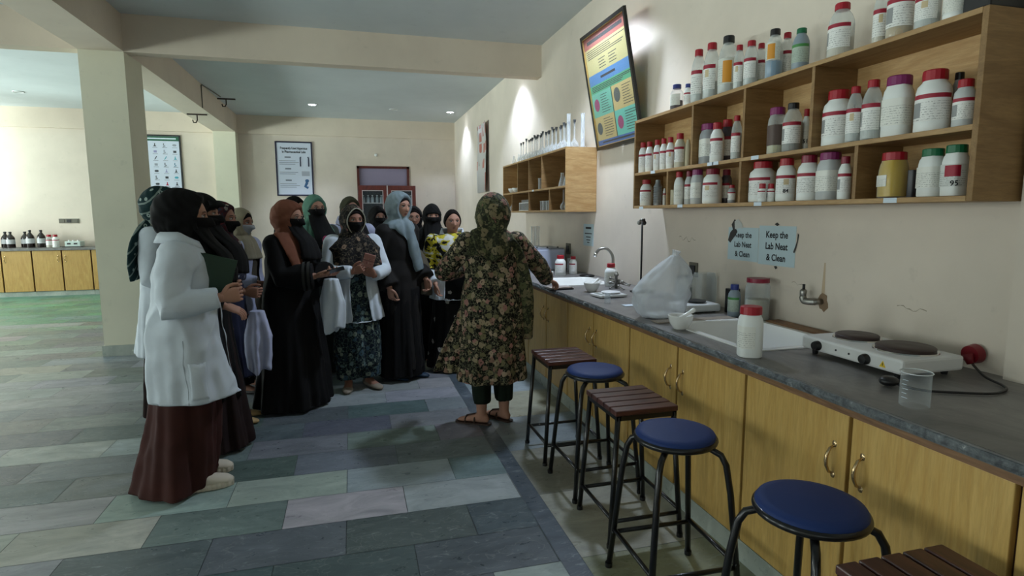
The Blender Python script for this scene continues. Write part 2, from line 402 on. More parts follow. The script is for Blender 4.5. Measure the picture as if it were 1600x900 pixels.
# beams and pillar
struct('trim_1', G().box(PX0, PX1, YF, PY0 + .001, ZBM, ZC + .01).box(PX0, PX1, PY0, YB, ZBM, ZC + .01), M_BEAM)
struct('trim_2', G().box(PX1 - .001, WR + .01, PY0 - .0, PY0 + .17, ZBM, ZC + .01), M_BEAM)
struct('trim_3', G().box(WL, PX0 + .001, PY0, PY0 + .19, ZBM, ZC + .01), M_BEAM)
struct('trim_4', G().box(PX1 - .001, WR + .01, YB - .06, YB + .01, ZBM, ZC + .01).box(WL, PX0 + .001, YB - .06, YB + .01, ZBM, ZC + .01), M_BEAM)
struct('trim_5', G().box(PX0, PX1, YB - .30, YB + .01, 0, ZBM + .005), M_PIL)
pl = struct('wall_pillar', G().box(PX0, PX1, PY0, PY1, -.01, ZBM + .005), M_PIL)
struct('baseboard_pillar', G().box(PX0 - .018, PX1 + .018, PY0 - .018, PY0, 0, .115).box(PX0 - .018, PX1 + .018, PY1, PY1 + .018, 0, .115).box(PX0 - .018, PX0, PY0, PY1, 0, .115).box(PX1, PX1 + .018, PY0, PY1, 0, .115), M_SKIRT)
struct('baseboard_back', G().box(PX1, DX0, YB - .02, YB, 0, .11).box(DX1 + .1, WR, YB - .05, YB - .03, 0, .11), M_SKIRT)
struct('baseboard_left', G().box(WL, WL + .02, YF, YB, 0, .11), M_SKIRT)
struct('baseboard_front', G().box(WL, WR, YF, YF + .02, 0, .11), M_SKIRT)
# door with transom in the back wall
M_LILAC = mat('grey_lilac_door_paint', (150, 142, 168), .5)
g = G().box(DX0, DX0 + .05, YB - .02, YB + .12, 0, DZ).box(DX1 - .05, DX1, YB - .02, YB + .12, 0, DZ).box(DX0, DX1, YB - .02, YB + .12, DZ - .05, DZ).box(DX0, DX1, YB - .01, YB + .1, 2.0, 2.06)
d = struct('door_1', g, M_MAHOG)
G().box(DX0 + .05, DX1 - .05, YB + .03, YB + .07, .01, 2.0).box(DX0 + .05, DX1 - .05, YB + .03, YB + .07, 2.06, DZ - .05).build('door_panel', M_LILAC, d)

# recessed ceiling lamps
M_LAMP = D.materials.new('lamp_diffuser_lit'); M_LAMP.use_nodes = True
e = M_LAMP.node_tree.nodes['Principled BSDF']; e.inputs['Emission Color'].default_value = (.85, .9, 1, 1); e.inputs['Emission Strength'].default_value = 30
M_LAMPOFF = mat('lamp_diffuser_off', (200, 204, 206), .4)
names = ['lit round ceiling lamp over the group, left of the other lit one', 'lit round ceiling lamp near the far right corner of the ceiling',
         'lit round ceiling lamp hidden behind the cross beam above the small shelf', 'lit round ceiling lamp above the framed chart on the right wall',
         'unlit round ceiling lamp between the two lit ones in the middle bay', 'unlit round ceiling lamp in the left bay beyond the pillar']
for (x, y, p), nm in zip(DOWNL, names):
    r = empty('ceiling_lamp', (x, y, ZC), nm, 'ceiling light', 'recessed ceiling lamps')
    G().torus((0, 0, -.004), .075, .009, 28, 8).build('trim_ring', M_WHITEP, r, smooth=True)
    G().lathe([(.0, -.007), (.07, -.007), (.072, -.001), (0, -.001)], 28).build('diffuser', M_LAMP if p else M_LAMPOFF, r)
    if p:
        l = D.lights.new('lamp_light', 'SPOT'); l.energy = p * 6; l.color = (.70, .82, 1.0); l.spot_size = math.radians(112); l.spot_blend = .45; l.shadow_soft_size = .13
        o = D.objects.new('lamp_light', l); COL.objects.link(o); o.parent = r; o.location = (0, 0, -.02)
# ceiling hooks and conduit
M_RUST = mat('dark_rusty_iron', (60, 50, 44), .7, .4)
for (x, y, z, s, nm) in ((-2.05, 11.6, ZC, 1, 'dark iron fan hook on the ceiling beside the long beam'), (-2.40, 11.0, ZBM, 1, 'dark iron fan hook under the long beam')):
    r = empty('ceiling_hook', (x, y, z), nm, 'hook')
    G().box(-.15, .15, -.02, .02, -.02, 0).build('plate', M_RUST, r)
    G().tube([(0, 0, 0), (0, 0, -.10), (-.02, 0, -.14), (-.06, 0, -.14), (-.07, 0, -.10)], .010, 8).build('hook_bar', M_RUST, r, smooth=True)
g = G().tube([(PX1 + .008, 10.4, ZBM + .002), (PX1 + .008, 10.4, ZC - .03), (PX1 + .01, 10.45, ZC - .012), (-2.1, 11.4, ZC - .012)], .008, 8)
tag(g.build('conduit', M_SOCKET, smooth=True), 'thin cable conduit up the side of the long beam', 'conduit')
# sockets and small wall fittings
def socket(name, face, loc, w, h, lab, n=2):
    r = empty(name, loc, lab, 'socket')
    if face == 'y':
        G().box(-w / 2, w / 2, -.012, 0, -h / 2, h / 2).build('plate', M_SOCKET, r, bevel=.003)
        for k in range(n): G().box(-w / 2 + w * (k + .2) / n, -w / 2 + w * (k + .8) / n, -.018, -.012, -h * .3, h * .3).build('switch', M_BLACK if k % 2 else M_SOCKET, r)
    else:
        G().box(-.012, 0, -w / 2, w / 2, -h / 2, h / 2).build('plate', M_SOCKET, r, bevel=.003)
        for k in range(n): G().box(-.018, -.012, -w / 2 + w * (k + .2) / n, -w / 2 + w * (k + .8) / n, -h * .3, h * .3).build('switch', M_BLACK, r)
    return r
socket('wall_socket', 'y', (-5.33, YB, 1.40), .34, .09, 'brown double socket plate on the back wall above the left counter', 3)
socket('wall_socket', 'y', (-.70, YB, 1.36), .16, .09, 'brown socket plate on the back wall above the middle of the group', 2)
socket('wall_socket', 'x', (WR, 3.62, 1.11), .10, .10, 'dark socket plate behind the plastic bag on the right wall', 1)
socket('wall_socket', 'x', (WR, 6.1, 1.12), .13, .12, 'dark socket plate above the white box near the far sink', 1)
tag(G().ball((.58, YB - .012, 2.80), .035, .02, .035).build('round_wall_fitting', M_WHITEP, smooth=True), 'small white round fitting on the back wall above the doorway', 'wall fitting')

# ------------------------------------------------------------------ base cabinets along the right wall
KX = 1.577; ZT = .831; ZW = .896; STX = 1.547
struct('trim_6', G().box(KX, KX + .03, -1.2, 9.5, 0, .095), M_SKIRT)
def handle(parent, x, y, z, face='x'):
    g = G()
    pts = [(0, 0, -.05), (-.018, 0, -.042), (-.03, 0, -.018), (-.032, 0, 0), (-.03, 0, .018), (-.018, 0, .042), (0, 0, .05)]
    g.tube(pts, [.004, .005, .006, .0065, .006, .005, .004], 8)
    for s in (-1, 1): g.lathe([(0, -.013), (.009, -.009), (.011, 0), (.009, .009), (0, .013)], 10, (0.001, 0, s * .055), sx=.35)
    if face == 'y': g.xf(Matrix.Rotation(PI / 2, 4, 'Z'))
    h = g.build('handle', M_BRASS, parent, smooth=True); h.location = (x, y, z); return h
DIV = [(-.05, .472, .997), (.997, 1.505, 2.042), (2.042, 2.577, 3.109), (3.109, 3.65, 4.144), (4.144, 4.66, 5.185), (5.185, 5.72, 6.25), (6.25, 6.78, 7.31), (7.31, 7.84, 8.37), (8.37, 8.9, 9.43)]
cl = ['nearest to the camera, beside the near slatted stool', 'under the hot plate, behind the nearest round blue stool', 'under the near sink, behind the second round blue stool', 'under the plastic bag, behind the farthest round stool', 'under the far sink, beside the woman in the floral dress', 'under the white bottles beyond the far sink', 'beyond the far sink, third from the far end', 'second from the far end of the counter', 'at the far end of the counter']
for (a, mid, b), lb in zip(DIV, cl):
    r = empty('base_cabinet', (KX, mid, 0), 'ochre two-door base cabinet ' + lb, 'cabinet', 'ochre base cabinets under the right worktop')
    G().box(.02, WR - KX - .05, a - mid + .002, b - mid - .002, .095, .69).box(.02, .05, a - mid + .002, b - mid - .002, .69, ZT + .001).build('carcass', M_GAP, r)
    for (p, q, hy) in ((a, mid, mid - .055), (mid, b, mid + .06)):
        dd = G().box(-.004, .02, p - mid + .008, q - mid - .008, .10, ZT).build('door', M_DOOR, r, bevel=.003)
        handle(dd, -.004, hy - mid, .66)
# worktop: stone slab with two sink openings and a wooden edge band
g = G(); X1 = WR - .002
SK = [(1.70, 2.18, 2.17, 2.83), (1.68, 2.16, 4.62, 5.18)]
ycuts = [-1.2, SK[0][2], SK[0][3], SK[1][2], SK[1][3], 9.43]
for i in range(5):
    a, b = ycuts[i], ycuts[i + 1]
    if i in (1, 3):
        s = SK[0] if i == 1 else SK[1]; g.box(STX + .006, s[0], a, b, ZT + .03, ZW); g.box(s[1], X1, a, b, ZT + .03, ZW)
    elif i == 0:
        g.box(STX + .006, X1 - .04, a, 1.535, ZT + .03, ZW); g.box(STX + .006, X1, 1.535, b, ZT + .03, ZW)
    else: g.box(STX + .006, X1, a, b, ZT + .03, ZW)
wt = tag(g.build('worktop', M_STONE), 'long grey stone worktop on the ochre cabinets along the right wall', 'worktop')
n = 300; rings = []
rr_ = random.Random(3)
for i in range(n + 1):
    y = -1.2 + 10.63 * i / n; e1 = .008 * noise.noise((y * 9, 0, 0)); e2 = .006 * noise.noise((y * 23, 3, 0))
    rings.append([(STX + .010, y, ZT + .031), (STX + .0 + e1, y, ZT + .034), (STX - .002 + e2, y, ZW - .02), (STX + .003 + e1, y, ZW - .006 + e2 * .6), (STX + .012, y, ZW + .0008)])
g = G().loft(rings); g.build('chipped_edge', M_EDGE, wt)
G().box(KX - .012, KX + .02, -1.2, 9.43, ZT + .003, ZT + .0305).build('edge_band', M_BAND, wt)
def sink(lab, s):
    x0, x1, y0, y1 = s; r = empty('sink', ((x0 + x1) / 2, (y0 + y1) / 2, ZW), lab, 'sink')
    hx, hy = (x1 - x0) / 2, (y1 - y0) / 2; g = G(); N = 40
    def rr(ax, ay, z, p=5):
        out = []
        for k in range(N):
            a = 2 * PI * k / N; ca, sa = math.cos(a), math.sin(a)
            out.append((ax * math.copysign(abs(ca) ** (2 / p), ca), ay * math.copysign(abs(sa) ** (2 / p), sa), z))
        return out
    g.loft([rr(hx + .03, hy + .03, .0005, 9), rr(hx + .03, hy + .03, .006, 9), rr(hx - .004, hy - .004, .006, 8), rr(hx - .012, hy - .012, -.004, 8), rr(hx - .03, hy - .03, -.14), rr(hx - .06, hy - .06, -.165), rr(.04, .04, -.17, 2.2)], caps=False)
    g.add(rr(.04, .04, -.17, 2.2), [tuple(range(N))])
    g.build('basin', M_CERAM, r, smooth=True, angle=50)
    G().lathe([(0, 0), (.035, 0), (.038, .003), (0, .004)], 20, (0, 0, -.168)).build('drain', M_CHROME, r)
    return r
sink('white ceramic sink behind the large white red-capped bottle', SK[0])
sink('far white ceramic sink beside the hand of the woman in floral', SK[1])
# ------------------------------------------------------------------ stools
def round_stool(x, y, rz, lab):
    r = empty('round_stool', (x, y, 0), lab, 'stool', 'round blue stools', rz)
    G().lathe([(0, .632), (.146, .632), (.153, .638), (.153, .648), (.147, .658), (.12, .664), (0, .667)], 40).build('seat', M_BLUEV, r, smooth=True, angle=60)
    G().torus((0, 0, .633), .149, .0125, 40, 10).build('rim', M_BLACKM, r, smooth=True)
    for sx in (-1, 1):
        for sy in (-1, 1):
            q = .7071
            pts = [(.09 * q * sx, .09 * q * sy, .615), (.135 * q * sx, .135 * q * sy, .612), (.175 * q * sx, .175 * q * sy, .595), (.195 * q * sx, .195 * q * sy, .56), (.215 * q * sx, .215 * q * sy, .45), (.265 * q * sx, .265 * q * sy, .012)]
            lg = G().tube(pts, .0125, 10).build('leg', M_BLACKM, r, smooth=True)
            G().lathe([(0, 0), (.015, 0), (.016, .02), (0, .021)], 12, (.266 * q * sx, .266 * q * sy, 0)).build('foot_cap', M_BLACK, lg)
    k = .245 * .7071; c = k + .012
    for a, b in (((-c, -k), (c, -k)), ((-c, k), (c, k)), ((-k, -c), (-k, c)), ((k, -c), (k, c))):
        z = .165 if a[1] == b[1] else .178
        G().tube([(a[0], a[1], z), (b[0], b[1], z)], .0095, 8).build('foot_bar', M_BLACKM, r, smooth=True)
    return r
def slat_stool(x, y, rz, lab):
    r = empty('slatted_stool', (x, y, 0), lab, 'stool', 'slatted wooden stools', rz)
    for k in range(5):
        y0 = -.172 + k * .0705
        G().box(-.155, .155, y0, y0 + .062, .607, .632).build('slat', M_SLAT, r, bevel=.004)
    g = G()
    for s in (-1, 1): g.box(-.148, .148, s * .16 - .010, s * .16 + .010, .585, .607); g.box(s * .138 - .010, s * .138 + .010, -.17, .17, .585, .607)
    g.build('seat_frame', M_BLACKM, r)
    for sx in (-1, 1):
        for sy in (-1, 1):
            lg = G().tube([(.138 * sx, .158 * sy, .605), (.178 * sx, .182 * sy, .014)], .0125, 10).build('leg', M_BLACKM, r, smooth=True)
            G().lathe([(0, 0), (.015, 0), (.015, .018), (0, .019)], 10, (.178 * sx, .182 * sy, 0)).build('foot_cap', M_BLACK, lg)
    for a, b, z in (((-.172, -.178), (.172, -.178), .12), ((-.172, .178), (.172, .178), .12), ((-.171, -.18), (-.171, .18), .135), ((.171, -.18), (.171, .18), .135)):
        G().tube([(a[0], a[1], z), (b[0], b[1], z)], .0095, 8).build('foot_bar', M_BLACKM, r, smooth=True)
    return r
slat_stool(1.25, 3.37, 0, 'dark red slatted stool standing farthest from the camera, nearest the woman in floral')
round_stool(1.262, 2.90, .02, 'round blue stool standing between the two far slatted stools')
slat_stool(1.255, 2.46, 0, 'dark red slatted stool between the two farther round blue stools')
round_stool(1.195, 1.955, -.03, 'round blue stool in the middle of the row, below the big white bottle')
round_stool(1.275, 1.34, .14, 'nearest round blue stool, seat in front of the last cabinet doors')
slat_stool(1.305, .945, PI / 2, 'slatted stool at the bottom right corner, nearest the camera')

# ------------------------------------------------------------------ big wall shelf
SX, SB, SY0, SY1, SZ0, SZ1, SM = 2.07, WR - .002, 1.55, 4.085, 1.54, 2.187, 1.793
r = empty('wall_shelf', (SB, (SY0 + SY1) / 2, SZ0), 'large plywood wall shelf full of reagent bottles above the near worktop', 'shelf')
def part(name, g, m, **k):
    o = g.build(name, m, None, **k); o.parent = r; o.matrix_parent_inverse = Matrix.Translation(r.location).inverted(); return o
part('top_board', G().box(SX, SB, SY0 + .0225, SY1 - .0005 - .02, SZ1 - .02, SZ1), M_PLY, bevel=.002)
part('bottom_board', G().box(SX, SB, SY0 + .0225, SY1 - .0005 - .02, SZ0, SZ0 + .02), M_PLY, bevel=.002)
part('middle_board', G().box(SX, SB - .01, SY0 + .02, SY1 - .02, SM - .01, SM + .01), M_PLY, bevel=.002)
part('side_panel', G().box(SX, SB, SY0, SY0 + .022, SZ0 + .0005, SZ1 - .0005), M_PLYV, bevel=.002)
part('side_panel', G().box(SX, SB, SY1 - .02, SY1, SZ0 + .0005, SZ1 - .0005), M_PLYV, bevel=.002)
part('back_panel', G().box(SB - .008, SB, SY0 + .02, SY1 - .02, SZ0 + .02, SZ1 - .02), M_PINE)
UP, LO = [3.308, 2.808, 2.318], [3.590, 2.820, 2.050]
for y in UP: part('divider', G().box(SX, SB - .009, y - .009, y + .009, SM + .0105, SZ1 - .0205), M_PLYV)
for y in LO: part('divider', G().box(SX, SB - .009, y - .009, y + .009, SZ0 + .0205, SM - .0105), M_PLYV)
for y, z in ((3.79, SM), (3.10, SM), (2.70, SM), (3.42, SZ0 + .01), (2.66, SZ0 + .01), (1.87, SZ0 + .01), (3.95, SZ0 + .004), (3.05, SM)):
    t_ = G().box(SX - .0015, SX - .0002, y - .03, y + .03, z - .010, z + .010).build('shelf_tag', M_PAPER, r); t_.matrix_parent_inverse = Matrix.Translation(r.location).inverted()
    if y in (3.10, 2.66, 1.87, 3.42):
        pass
SHELF = r

# ------------------------------------------------------------------ reagent bottles
BODYM = {'white': (M_HDPE, None), 'white_grey': (mat('bottle_offwhite', (206, 204, 188), .5), None), 'greywhite': (mat('bottle_greywhite', (196, 200, 200), .5), None), 'cream': (mat('bottle_cream', (206, 198, 170), .55), None),
         'white_label': (M_HDPE, None), 'red_label': (M_HDPE, None), 'silver': (mat('bottle_silver', (150, 154, 156), .35, .5), None), 'dark': (mat('bottle_dark', (52, 52, 56), .4), None),
         'grey': (mat('bottle_grey', (160, 164, 168), .4), None), 'darkgrey': (mat('bottle_darkgrey', (78, 74, 82), .4), None),
         'clear': (M_CLEARP, (198, 202, 200)), 'pale': (M_CLEARP, (212, 200, 180)), 'purple_liquid': (M_GLASS, (44, 14, 34)), 'yellow_liquid': (M_CLEARP, (196, 194, 92)), 'blue_liquid': (M_CLEARP, (20, 120, 168)),
         'orange_clear': (M_CLEARP, (206, 206, 200)), 'amber_liquid': (M_CLEARP, (192, 158, 92)), 'greyblue': (mat('bottle_greyblue', (142, 156, 166), .4), None), 'cream_grey': (M_CLEARP, (206, 198, 150)),
         'brown_grey': (M_CLEARP, (104, 98, 86)), 'yellow': (M_GLASS, (206, 170, 44))}
LIQH = {'purple_liquid': .36, 'blue_liquid': .34, 'yellow_liquid': .22, 'cream_grey': .45, 'brown_grey': .6, 'yellow': .82, 'pale': .35, 'amber_liquid': .5, 'clear': .3, 'orange_clear': .35}
def bottle_parts(root, r, h, kind, cap, ex, li=0):
    """body, liquid, label and cap of one bottle, base at the root's origin"""
    bm, lq = BODYM[ex]; sq = 0.0; seg = 24; cr = .5; nh = .80
    if kind == 'round': prof = [(.94, 0), (1, .02), (1, .62), (.93, .70), (.66, .80), (.58, .82), (.58, .86)]; cr = .66; nh = .83
    elif kind == 'small': prof = [(.94, 0), (1, .03), (1, .58), (.8, .68), (.66, .72), (.66, .76)]; cr = .74; nh = .72
    elif kind == 'tall': prof = [(.94, 0), (1, .02), (1, .60), (.95, .68), (.78, .78), (.54, .86), (.50, .88), (.50, .90)]; cr = .58; nh = .875
    elif kind == 'wide': prof = [(.94, 0), (1, .02), (1, .14), (.98, .16), (.98, .60), (1, .64), (.92, .74), (.68, .81), (.64, .86)]; cr = .70; nh = .83
    elif kind == 'square': prof = [(.84, 0), (.90, .02), (.90, .66), (.84, .76), (.72, .82), (.70, .86)]; sq = .55; cr = .80; nh = .84
    elif kind == 'ribbed': prof = [(.95, 0)] + [(1 if k % 2 else .88, .04 + k * .045) for k in range(17)] + [(.6, .86), (.55, .99), (.0, 1)]; cr = 0
    elif kind == 'jar': prof = [(.9, 0), (.98, .03), (1, .4), (.95, .62), (.88, .74), (.80, .80), (.80, .84)]; sq = .45; cr = .86; nh = .82
    elif kind == 'box': prof = [(.95, 0), (.98, .01), (.98, .97), (.95, 1)]; sq = 1.0; cr = 0
    pr = [(0, prof[0][1] * h)] + [(a * r, b * h) for a, b in prof] + [(0, prof[-1][1] * h)]
    hollow = bm in (M_CLEARP, M_GLASS)
    G().lathe(pr, seg, sq=sq).build('body', bm, root, smooth=True, angle=50)
    if lq:
        k = LIQH.get(ex, .4); pts = [(0, .004)] + [(a * r * .98, max(b, .02) * h) for a, b in prof if b < k] 
        aa = [a for a, b in prof if b <= k][-1]; pts += [(aa * r * .98, k * h), (0, k * h)]
        mm = mat('contents_%s' % ex, lq, .3); G().lathe(pts, seg, sq=sq).build('contents', mm, root, smooth=True, angle=40)
    if ex not in ('silver', 'dark', 'cream') and kind not in ('ribbed', 'box'):
        z0, z1 = (.16, .60) if kind != 'square' else (.18, .62)
        if kind == 'jar': z0, z1 = .25, .5
        lm = LAB_RED[li % 3]
        if ex == 'orange_clear' or ex == 'blue_liquid': lm = LAB_ORANGE
        if ex == 'greyblue': lm = LAB_GREEN
        if ex in ('white_label', 'purple_liquid', 'yellow') or (kind == 'square' and ex != 'red_label'): lm = LAB_PLAIN
        if ex == 'red_label': lm = LAB_REDBOX
        if ex == 'cream_grey': lm = mat('brown_torn_label', (96, 80, 74), .6)
        if ex == 'blue_liquid': z0, z1 = .36, .72
        rb = max(a for a, b in prof if z0 <= b <= z1 + .2) * r + .0008
        a0, a1 = (-1.75, 1.75) if kind not in ('jar',) else (-.9, .5)
        g = G(); ring = []; N = 18
        for zz in (z0, z1):
            ring.append([])
            for q in range(N + 1):
                a = PI + a0 + (a1 - a0) * q / N; ca, sa = math.cos(a), math.sin(a); k = 1 + sq * (1 / max(abs(ca), abs(sa)) - 1) * .82 if sq else 1
                ring[-1].append((rb * ca * k, rb * sa * k, zz * h))
        g.add(ring[0] + ring[1], [(q, q + 1, N + 2 + q, N + 1 + q) for q in range(N)])
        g.build('label', lm, root, smooth=True)
    if cr:
        g = G(); seg = 32; rings = []
        for zz, kk in ((nh, .97), (nh + .01, 1), (.985, .98), (1.0, .9)):
            rings.append([((cr * r * kk * (1 + .02 * (j % 2))) * math.cos(2 * PI * j / seg), (cr * r * kk * (1 + .02 * (j % 2))) * math.sin(2 * PI * j / seg), zz * h) for j in range(seg)])
        g.loft(rings); g.build('cap', cap_mat(cap if cap != 'none' else 'red'), root) if cap != 'none' else None
ORD = ['first', 'second', 'third', 'fourth', 'fifth', 'sixth', 'seventh', 'eighth', 'ninth', 'tenth', 'eleventh', 'twelfth', 'thirteenth', 'fourteenth', 'fifteenth', 'sixteenth', 'seventeenth', 'eighteenth', 'nineteenth', 'twentieth', 'twenty-first', 'twenty-second']
DESC = {'white': 'white', 'white_grey': 'off-white', 'greywhite': 'greyish white', 'cream': 'cream', 'white_label': 'white', 'red_label': 'white, red-labelled', 'silver': 'silver grey', 'dark': 'dark', 'grey': 'grey', 'darkgrey': 'dark grey', 'clear': 'translucent', 'pale': 'translucent pale',
        'purple_liquid': 'glass, purple-filled', 'yellow_liquid': 'yellow-filled', 'blue_liquid': 'blue-filled', 'orange_clear': 'orange-labelled clear', 'amber_liquid': 'amber-filled', 'greyblue': 'grey-blue', 'cream_grey': 'cream-filled', 'brown_grey': 'brown-filled', 'yellow': 'yellow-filled'}
KN = {'round': 'bottle', 'small': 'small bottle', 'tall': 'tall bottle', 'wide': 'wide jar', 'square': 'square jar', 'ribbed': 'ribbed bottle', 'jar': 'glass jar', 'box': 'small pack'}
ROWN = {'top': 'standing on top of the large shelf', 'up': 'in upper row of large shelf', 'lo': 'in lower row of large shelf'}
BOTTLES = [
 ('top', 2.127, 3.598, 2.188, 0.0417, 0.164, 'round', 'blue', 'purple_liquid'),
 ('top', 2.129, 3.467, 2.188, 0.0241, 0.142, 'round', 'blue', 'white'),
 ('top', 2.128, 3.352, 2.188, 0.0428, 0.323, 'tall', 'red', 'clear'),
 ('top', 2.132, 3.218, 2.188, 0.0467, 0.327, 'tall', 'red', 'clear'),
 ('top', 2.138, 3.065, 2.188, 0.0534, 0.324, 'tall', 'black', 'orange_clear'),
 ('top', 2.114, 2.928, 2.188, 0.0289, 0.237, 'tall', 'red', 'clear'),
 ('top', 2.121, 2.836, 2.188, 0.0362, 0.235, 'tall', 'red', 'clear'),
 ('top', 2.187, 2.841, 2.188, 0.028, 0.228, 'tall', 'red', 'yellow_liquid'),
 ('top', 2.127, 2.661, 2.188, 0.0416, 0.244, 'tall', 'black', 'blue_liquid'),
 ('top', 2.204, 2.663, 2.188, 0.0308, 0.234, 'tall', 'red', 'clear'),
 ('top', 2.124, 2.471, 2.188, 0.0385, 0.192, 'tall', 'green', 'greyblue'),
 ('top', 2.138, 2.244, 2.188, 0.0529, 0.233, 'tall', 'red', 'pale'),
 ('top', 2.163, 2.063, 2.188, 0.0283, 0.248, 'tall', 'red', 'pale'),
 ('top', 2.131, 1.943, 2.188, 0.0464, 0.243, 'wide', 'red', 'amber_liquid'),
 ('top', 2.126, 1.821, 2.188, 0.0412, 0.184, 'tall', 'red', 'clear'),
 ('top', 2.123, 1.71, 2.188, 0.0385, 0.134, 'wide', 'red', 'white_label'),
 ('up', 2.117, 4.06, 1.804, 0.0319, 0.221, 'round', 'red', 'white'),
 ('up', 2.115, 3.927, 1.804, 0.0295, 0.215, 'round', 'red', 'white'),
 ('up', 2.111, 3.809, 1.804, 0.0264, 0.214, 'round', 'red', 'white'),
 ('up', 2.111, 3.719, 1.804, 0.0258, 0.212, 'round', 'red', 'white'),
 ('up', 2.112, 3.632, 1.804, 0.0273, 0.21, 'round', 'red', 'white'),
 ('up', 2.12, 3.526, 1.804, 0.0347, 0.222, 'round', 'red', 'white_grey'),
 ('up', 2.153, 3.483, 1.804, 0.0182, 0.205, 'round', 'none', 'cream'),
 ('up', 2.144, 3.299, 1.804, 0.0594, 0.241, 'square', 'purple', 'grey'),
 ('up', 2.125, 3.122, 1.804, 0.0399, 0.232, 'round', 'red', 'white'),
 ('up', 2.209, 3.144, 1.804, 0.042, 0.256, 'round', 'red', 'darkgrey'),
 ('up', 2.114, 2.923, 1.804, 0.0288, 0.241, 'tall', 'red', 'clear'),
 ('up', 2.13, 2.617, 1.804, 0.0454, 0.232, 'square', 'purple', 'cream_grey'),
 ('up', 2.13, 2.505, 1.804, 0.0449, 0.235, 'tall', 'black', 'brown_grey'),
 ('up', 2.192, 2.484, 1.804, 0.0186, 0.206, 'round', 'red', 'white_label'),
 ('up', 2.147, 2.265, 1.804, 0.0625, 0.244, 'wide', 'red', 'white'),
 ('up', 2.117, 2.119, 1.804, 0.0316, 0.235, 'tall', 'red', 'clear'),
 ('up', 2.123, 2.036, 1.804, 0.0384, 0.245, 'tall', 'red', 'clear'),
 ('up', 2.14, 1.93, 1.804, 0.0548, 0.238, 'square', 'purple', 'white'),
 ('up', 2.143, 1.782, 1.804, 0.0583, 0.227, 'wide', 'red', 'white'),
 ('up', 2.225, 1.753, 1.804, 0.0256, 0.218, 'tall', 'black', 'grey'),
 ('up', 2.139, 1.659, 1.804, 0.0344, 0.168, 'wide', 'red', 'greywhite'),
 ('lo', 2.131, 3.992, 1.561, 0.0461, 0.19, 'round', 'red', 'white'),
 ('lo', 2.117, 3.796, 1.561, 0.0319, 0.179, 'ribbed', 'none', 'silver'),
 ('lo', 2.146, 3.754, 1.561, 0.0109, 0.136, 'round', 'none', 'white'),
 ('lo', 2.102, 3.584, 1.561, 0.0166, 0.098, 'box', 'none', 'cream'),
 ('lo', 2.118, 3.518, 1.561, 0.0326, 0.215, 'round', 'red', 'white_label'),
 ('lo', 2.145, 3.439, 1.561, 0.0299, 0.215, 'round', 'maroon', 'greywhite'),
 ('lo', 2.125, 3.316, 1.561, 0.0404, 0.215, 'square', 'purple', 'greywhite'),
 ('lo', 2.142, 3.177, 1.561, 0.0572, 0.21, 'wide', 'maroon', 'white'),
 ('lo', 2.234, 3.17, 1.561, 0.0331, 0.207, 'wide', 'maroon', 'darkgrey'),
 ('lo', 2.137, 2.976, 1.561, 0.0224, 0.103, 'round', 'red', 'grey'),
 ('lo', 2.153, 2.803, 1.561, 0.068, 0.215, 'wide', 'red', 'white'),
 ('lo', 2.071, 2.631, 1.561, 0.0213, 0.093, 'small', 'red', 'white'),
 ('lo', 2.109, 2.612, 1.561, 0.0197, 0.092, 'small', 'red', 'white'),
 ('lo', 2.132, 2.532, 1.561, 0.0468, 0.213, 'wide', 'red', 'white'),
 ('lo', 2.135, 2.385, 1.561, 0.0495, 0.215, 'wide', 'maroon', 'white'),
 ('lo', 2.14, 2.26, 1.561, 0.0546, 0.215, 'square', 'purple', 'greywhite'),
 ('lo', 2.112, 2.144, 1.561, 0.027, 0.186, 'round', 'maroon', 'white'),
 ('lo', 2.135, 1.922, 1.561, 0.0503, 0.182, 'jar', 'red', 'yellow'),
 ('lo', 2.128, 1.831, 1.561, 0.0135, 0.105, 'box', 'maroon', 'dark'),
 ('lo', 2.129, 1.753, 1.561, 0.0445, 0.178, 'square', 'green', 'white_label'),
 ('lo', 2.126, 1.661, 1.561, 0.041, 0.182, 'square', 'green', 'red_label'),
]
cnt = {}
rb = random.Random(4)
for (lv, x, y, z, r_, h, kind, cap, ex) in BOTTLES:
    yk = y
    if lv != 'top':
        ds = sorted([SY0 + .012] + (UP if lv == 'up' else LO) + [SY1 - .01])
        for a, b in zip(ds, ds[1:]):
            if a <= y < b: y = min(max(y, a + r_ * 1.06 + .011), b - r_ * 1.06 - .011)
    k = cnt.get(lv, 0); cnt[lv] = k + 1
    capw = '' if cap == 'none' else ' with ' + cap + ' cap'
    lab = DESC[ex] + ' ' + KN[kind] + capw + ', ' + ORD[k] + ' from left ' + ROWN[lv]
    lab = lab.replace('standing on', 'on') if len(lab.split()) > 15 else lab
    root = empty('reagent_bottle' if kind not in ('box', 'jar') else ('reagent_pack' if kind == 'box' else 'reagent_jar'), (x, y, z + .0006), lab, 'bottle', {'top': 'bottles on top of the large shelf', 'up': 'bottles in the upper row', 'lo': 'bottles in the lower row'}[lv], rb.uniform(-.3, .3))
    bottle_parts(root, r_, h, kind, cap, ex, rb.randrange(3))
    num = {('lo', 2.803): '183', ('lo', 2.532): '84', ('up', 2.484): '51', ('lo', 1.661): '95'}.get((lv, yk))
    if num:
        v_ = (Vector((0, 0, 0)) - Vector((x, y, 0))).normalized(); rx_ = Vector((0, 0, 1)).cross(v_)
        M = Matrix(((rx_.x, 0, v_.x, x + v_.x * (r_ * 1.0 + .003)), (rx_.y, 0, v_.y, y + v_.y * (r_ * 1.0 + .003)), (0, 1, 0, z + h * .20), (0, 0, 0, 1)))
        bpy.context.view_layer.update(); lettering('number_marking', num, .026, root.matrix_world.inverted() @ M, M_INK, root, .02, 'CENTER')
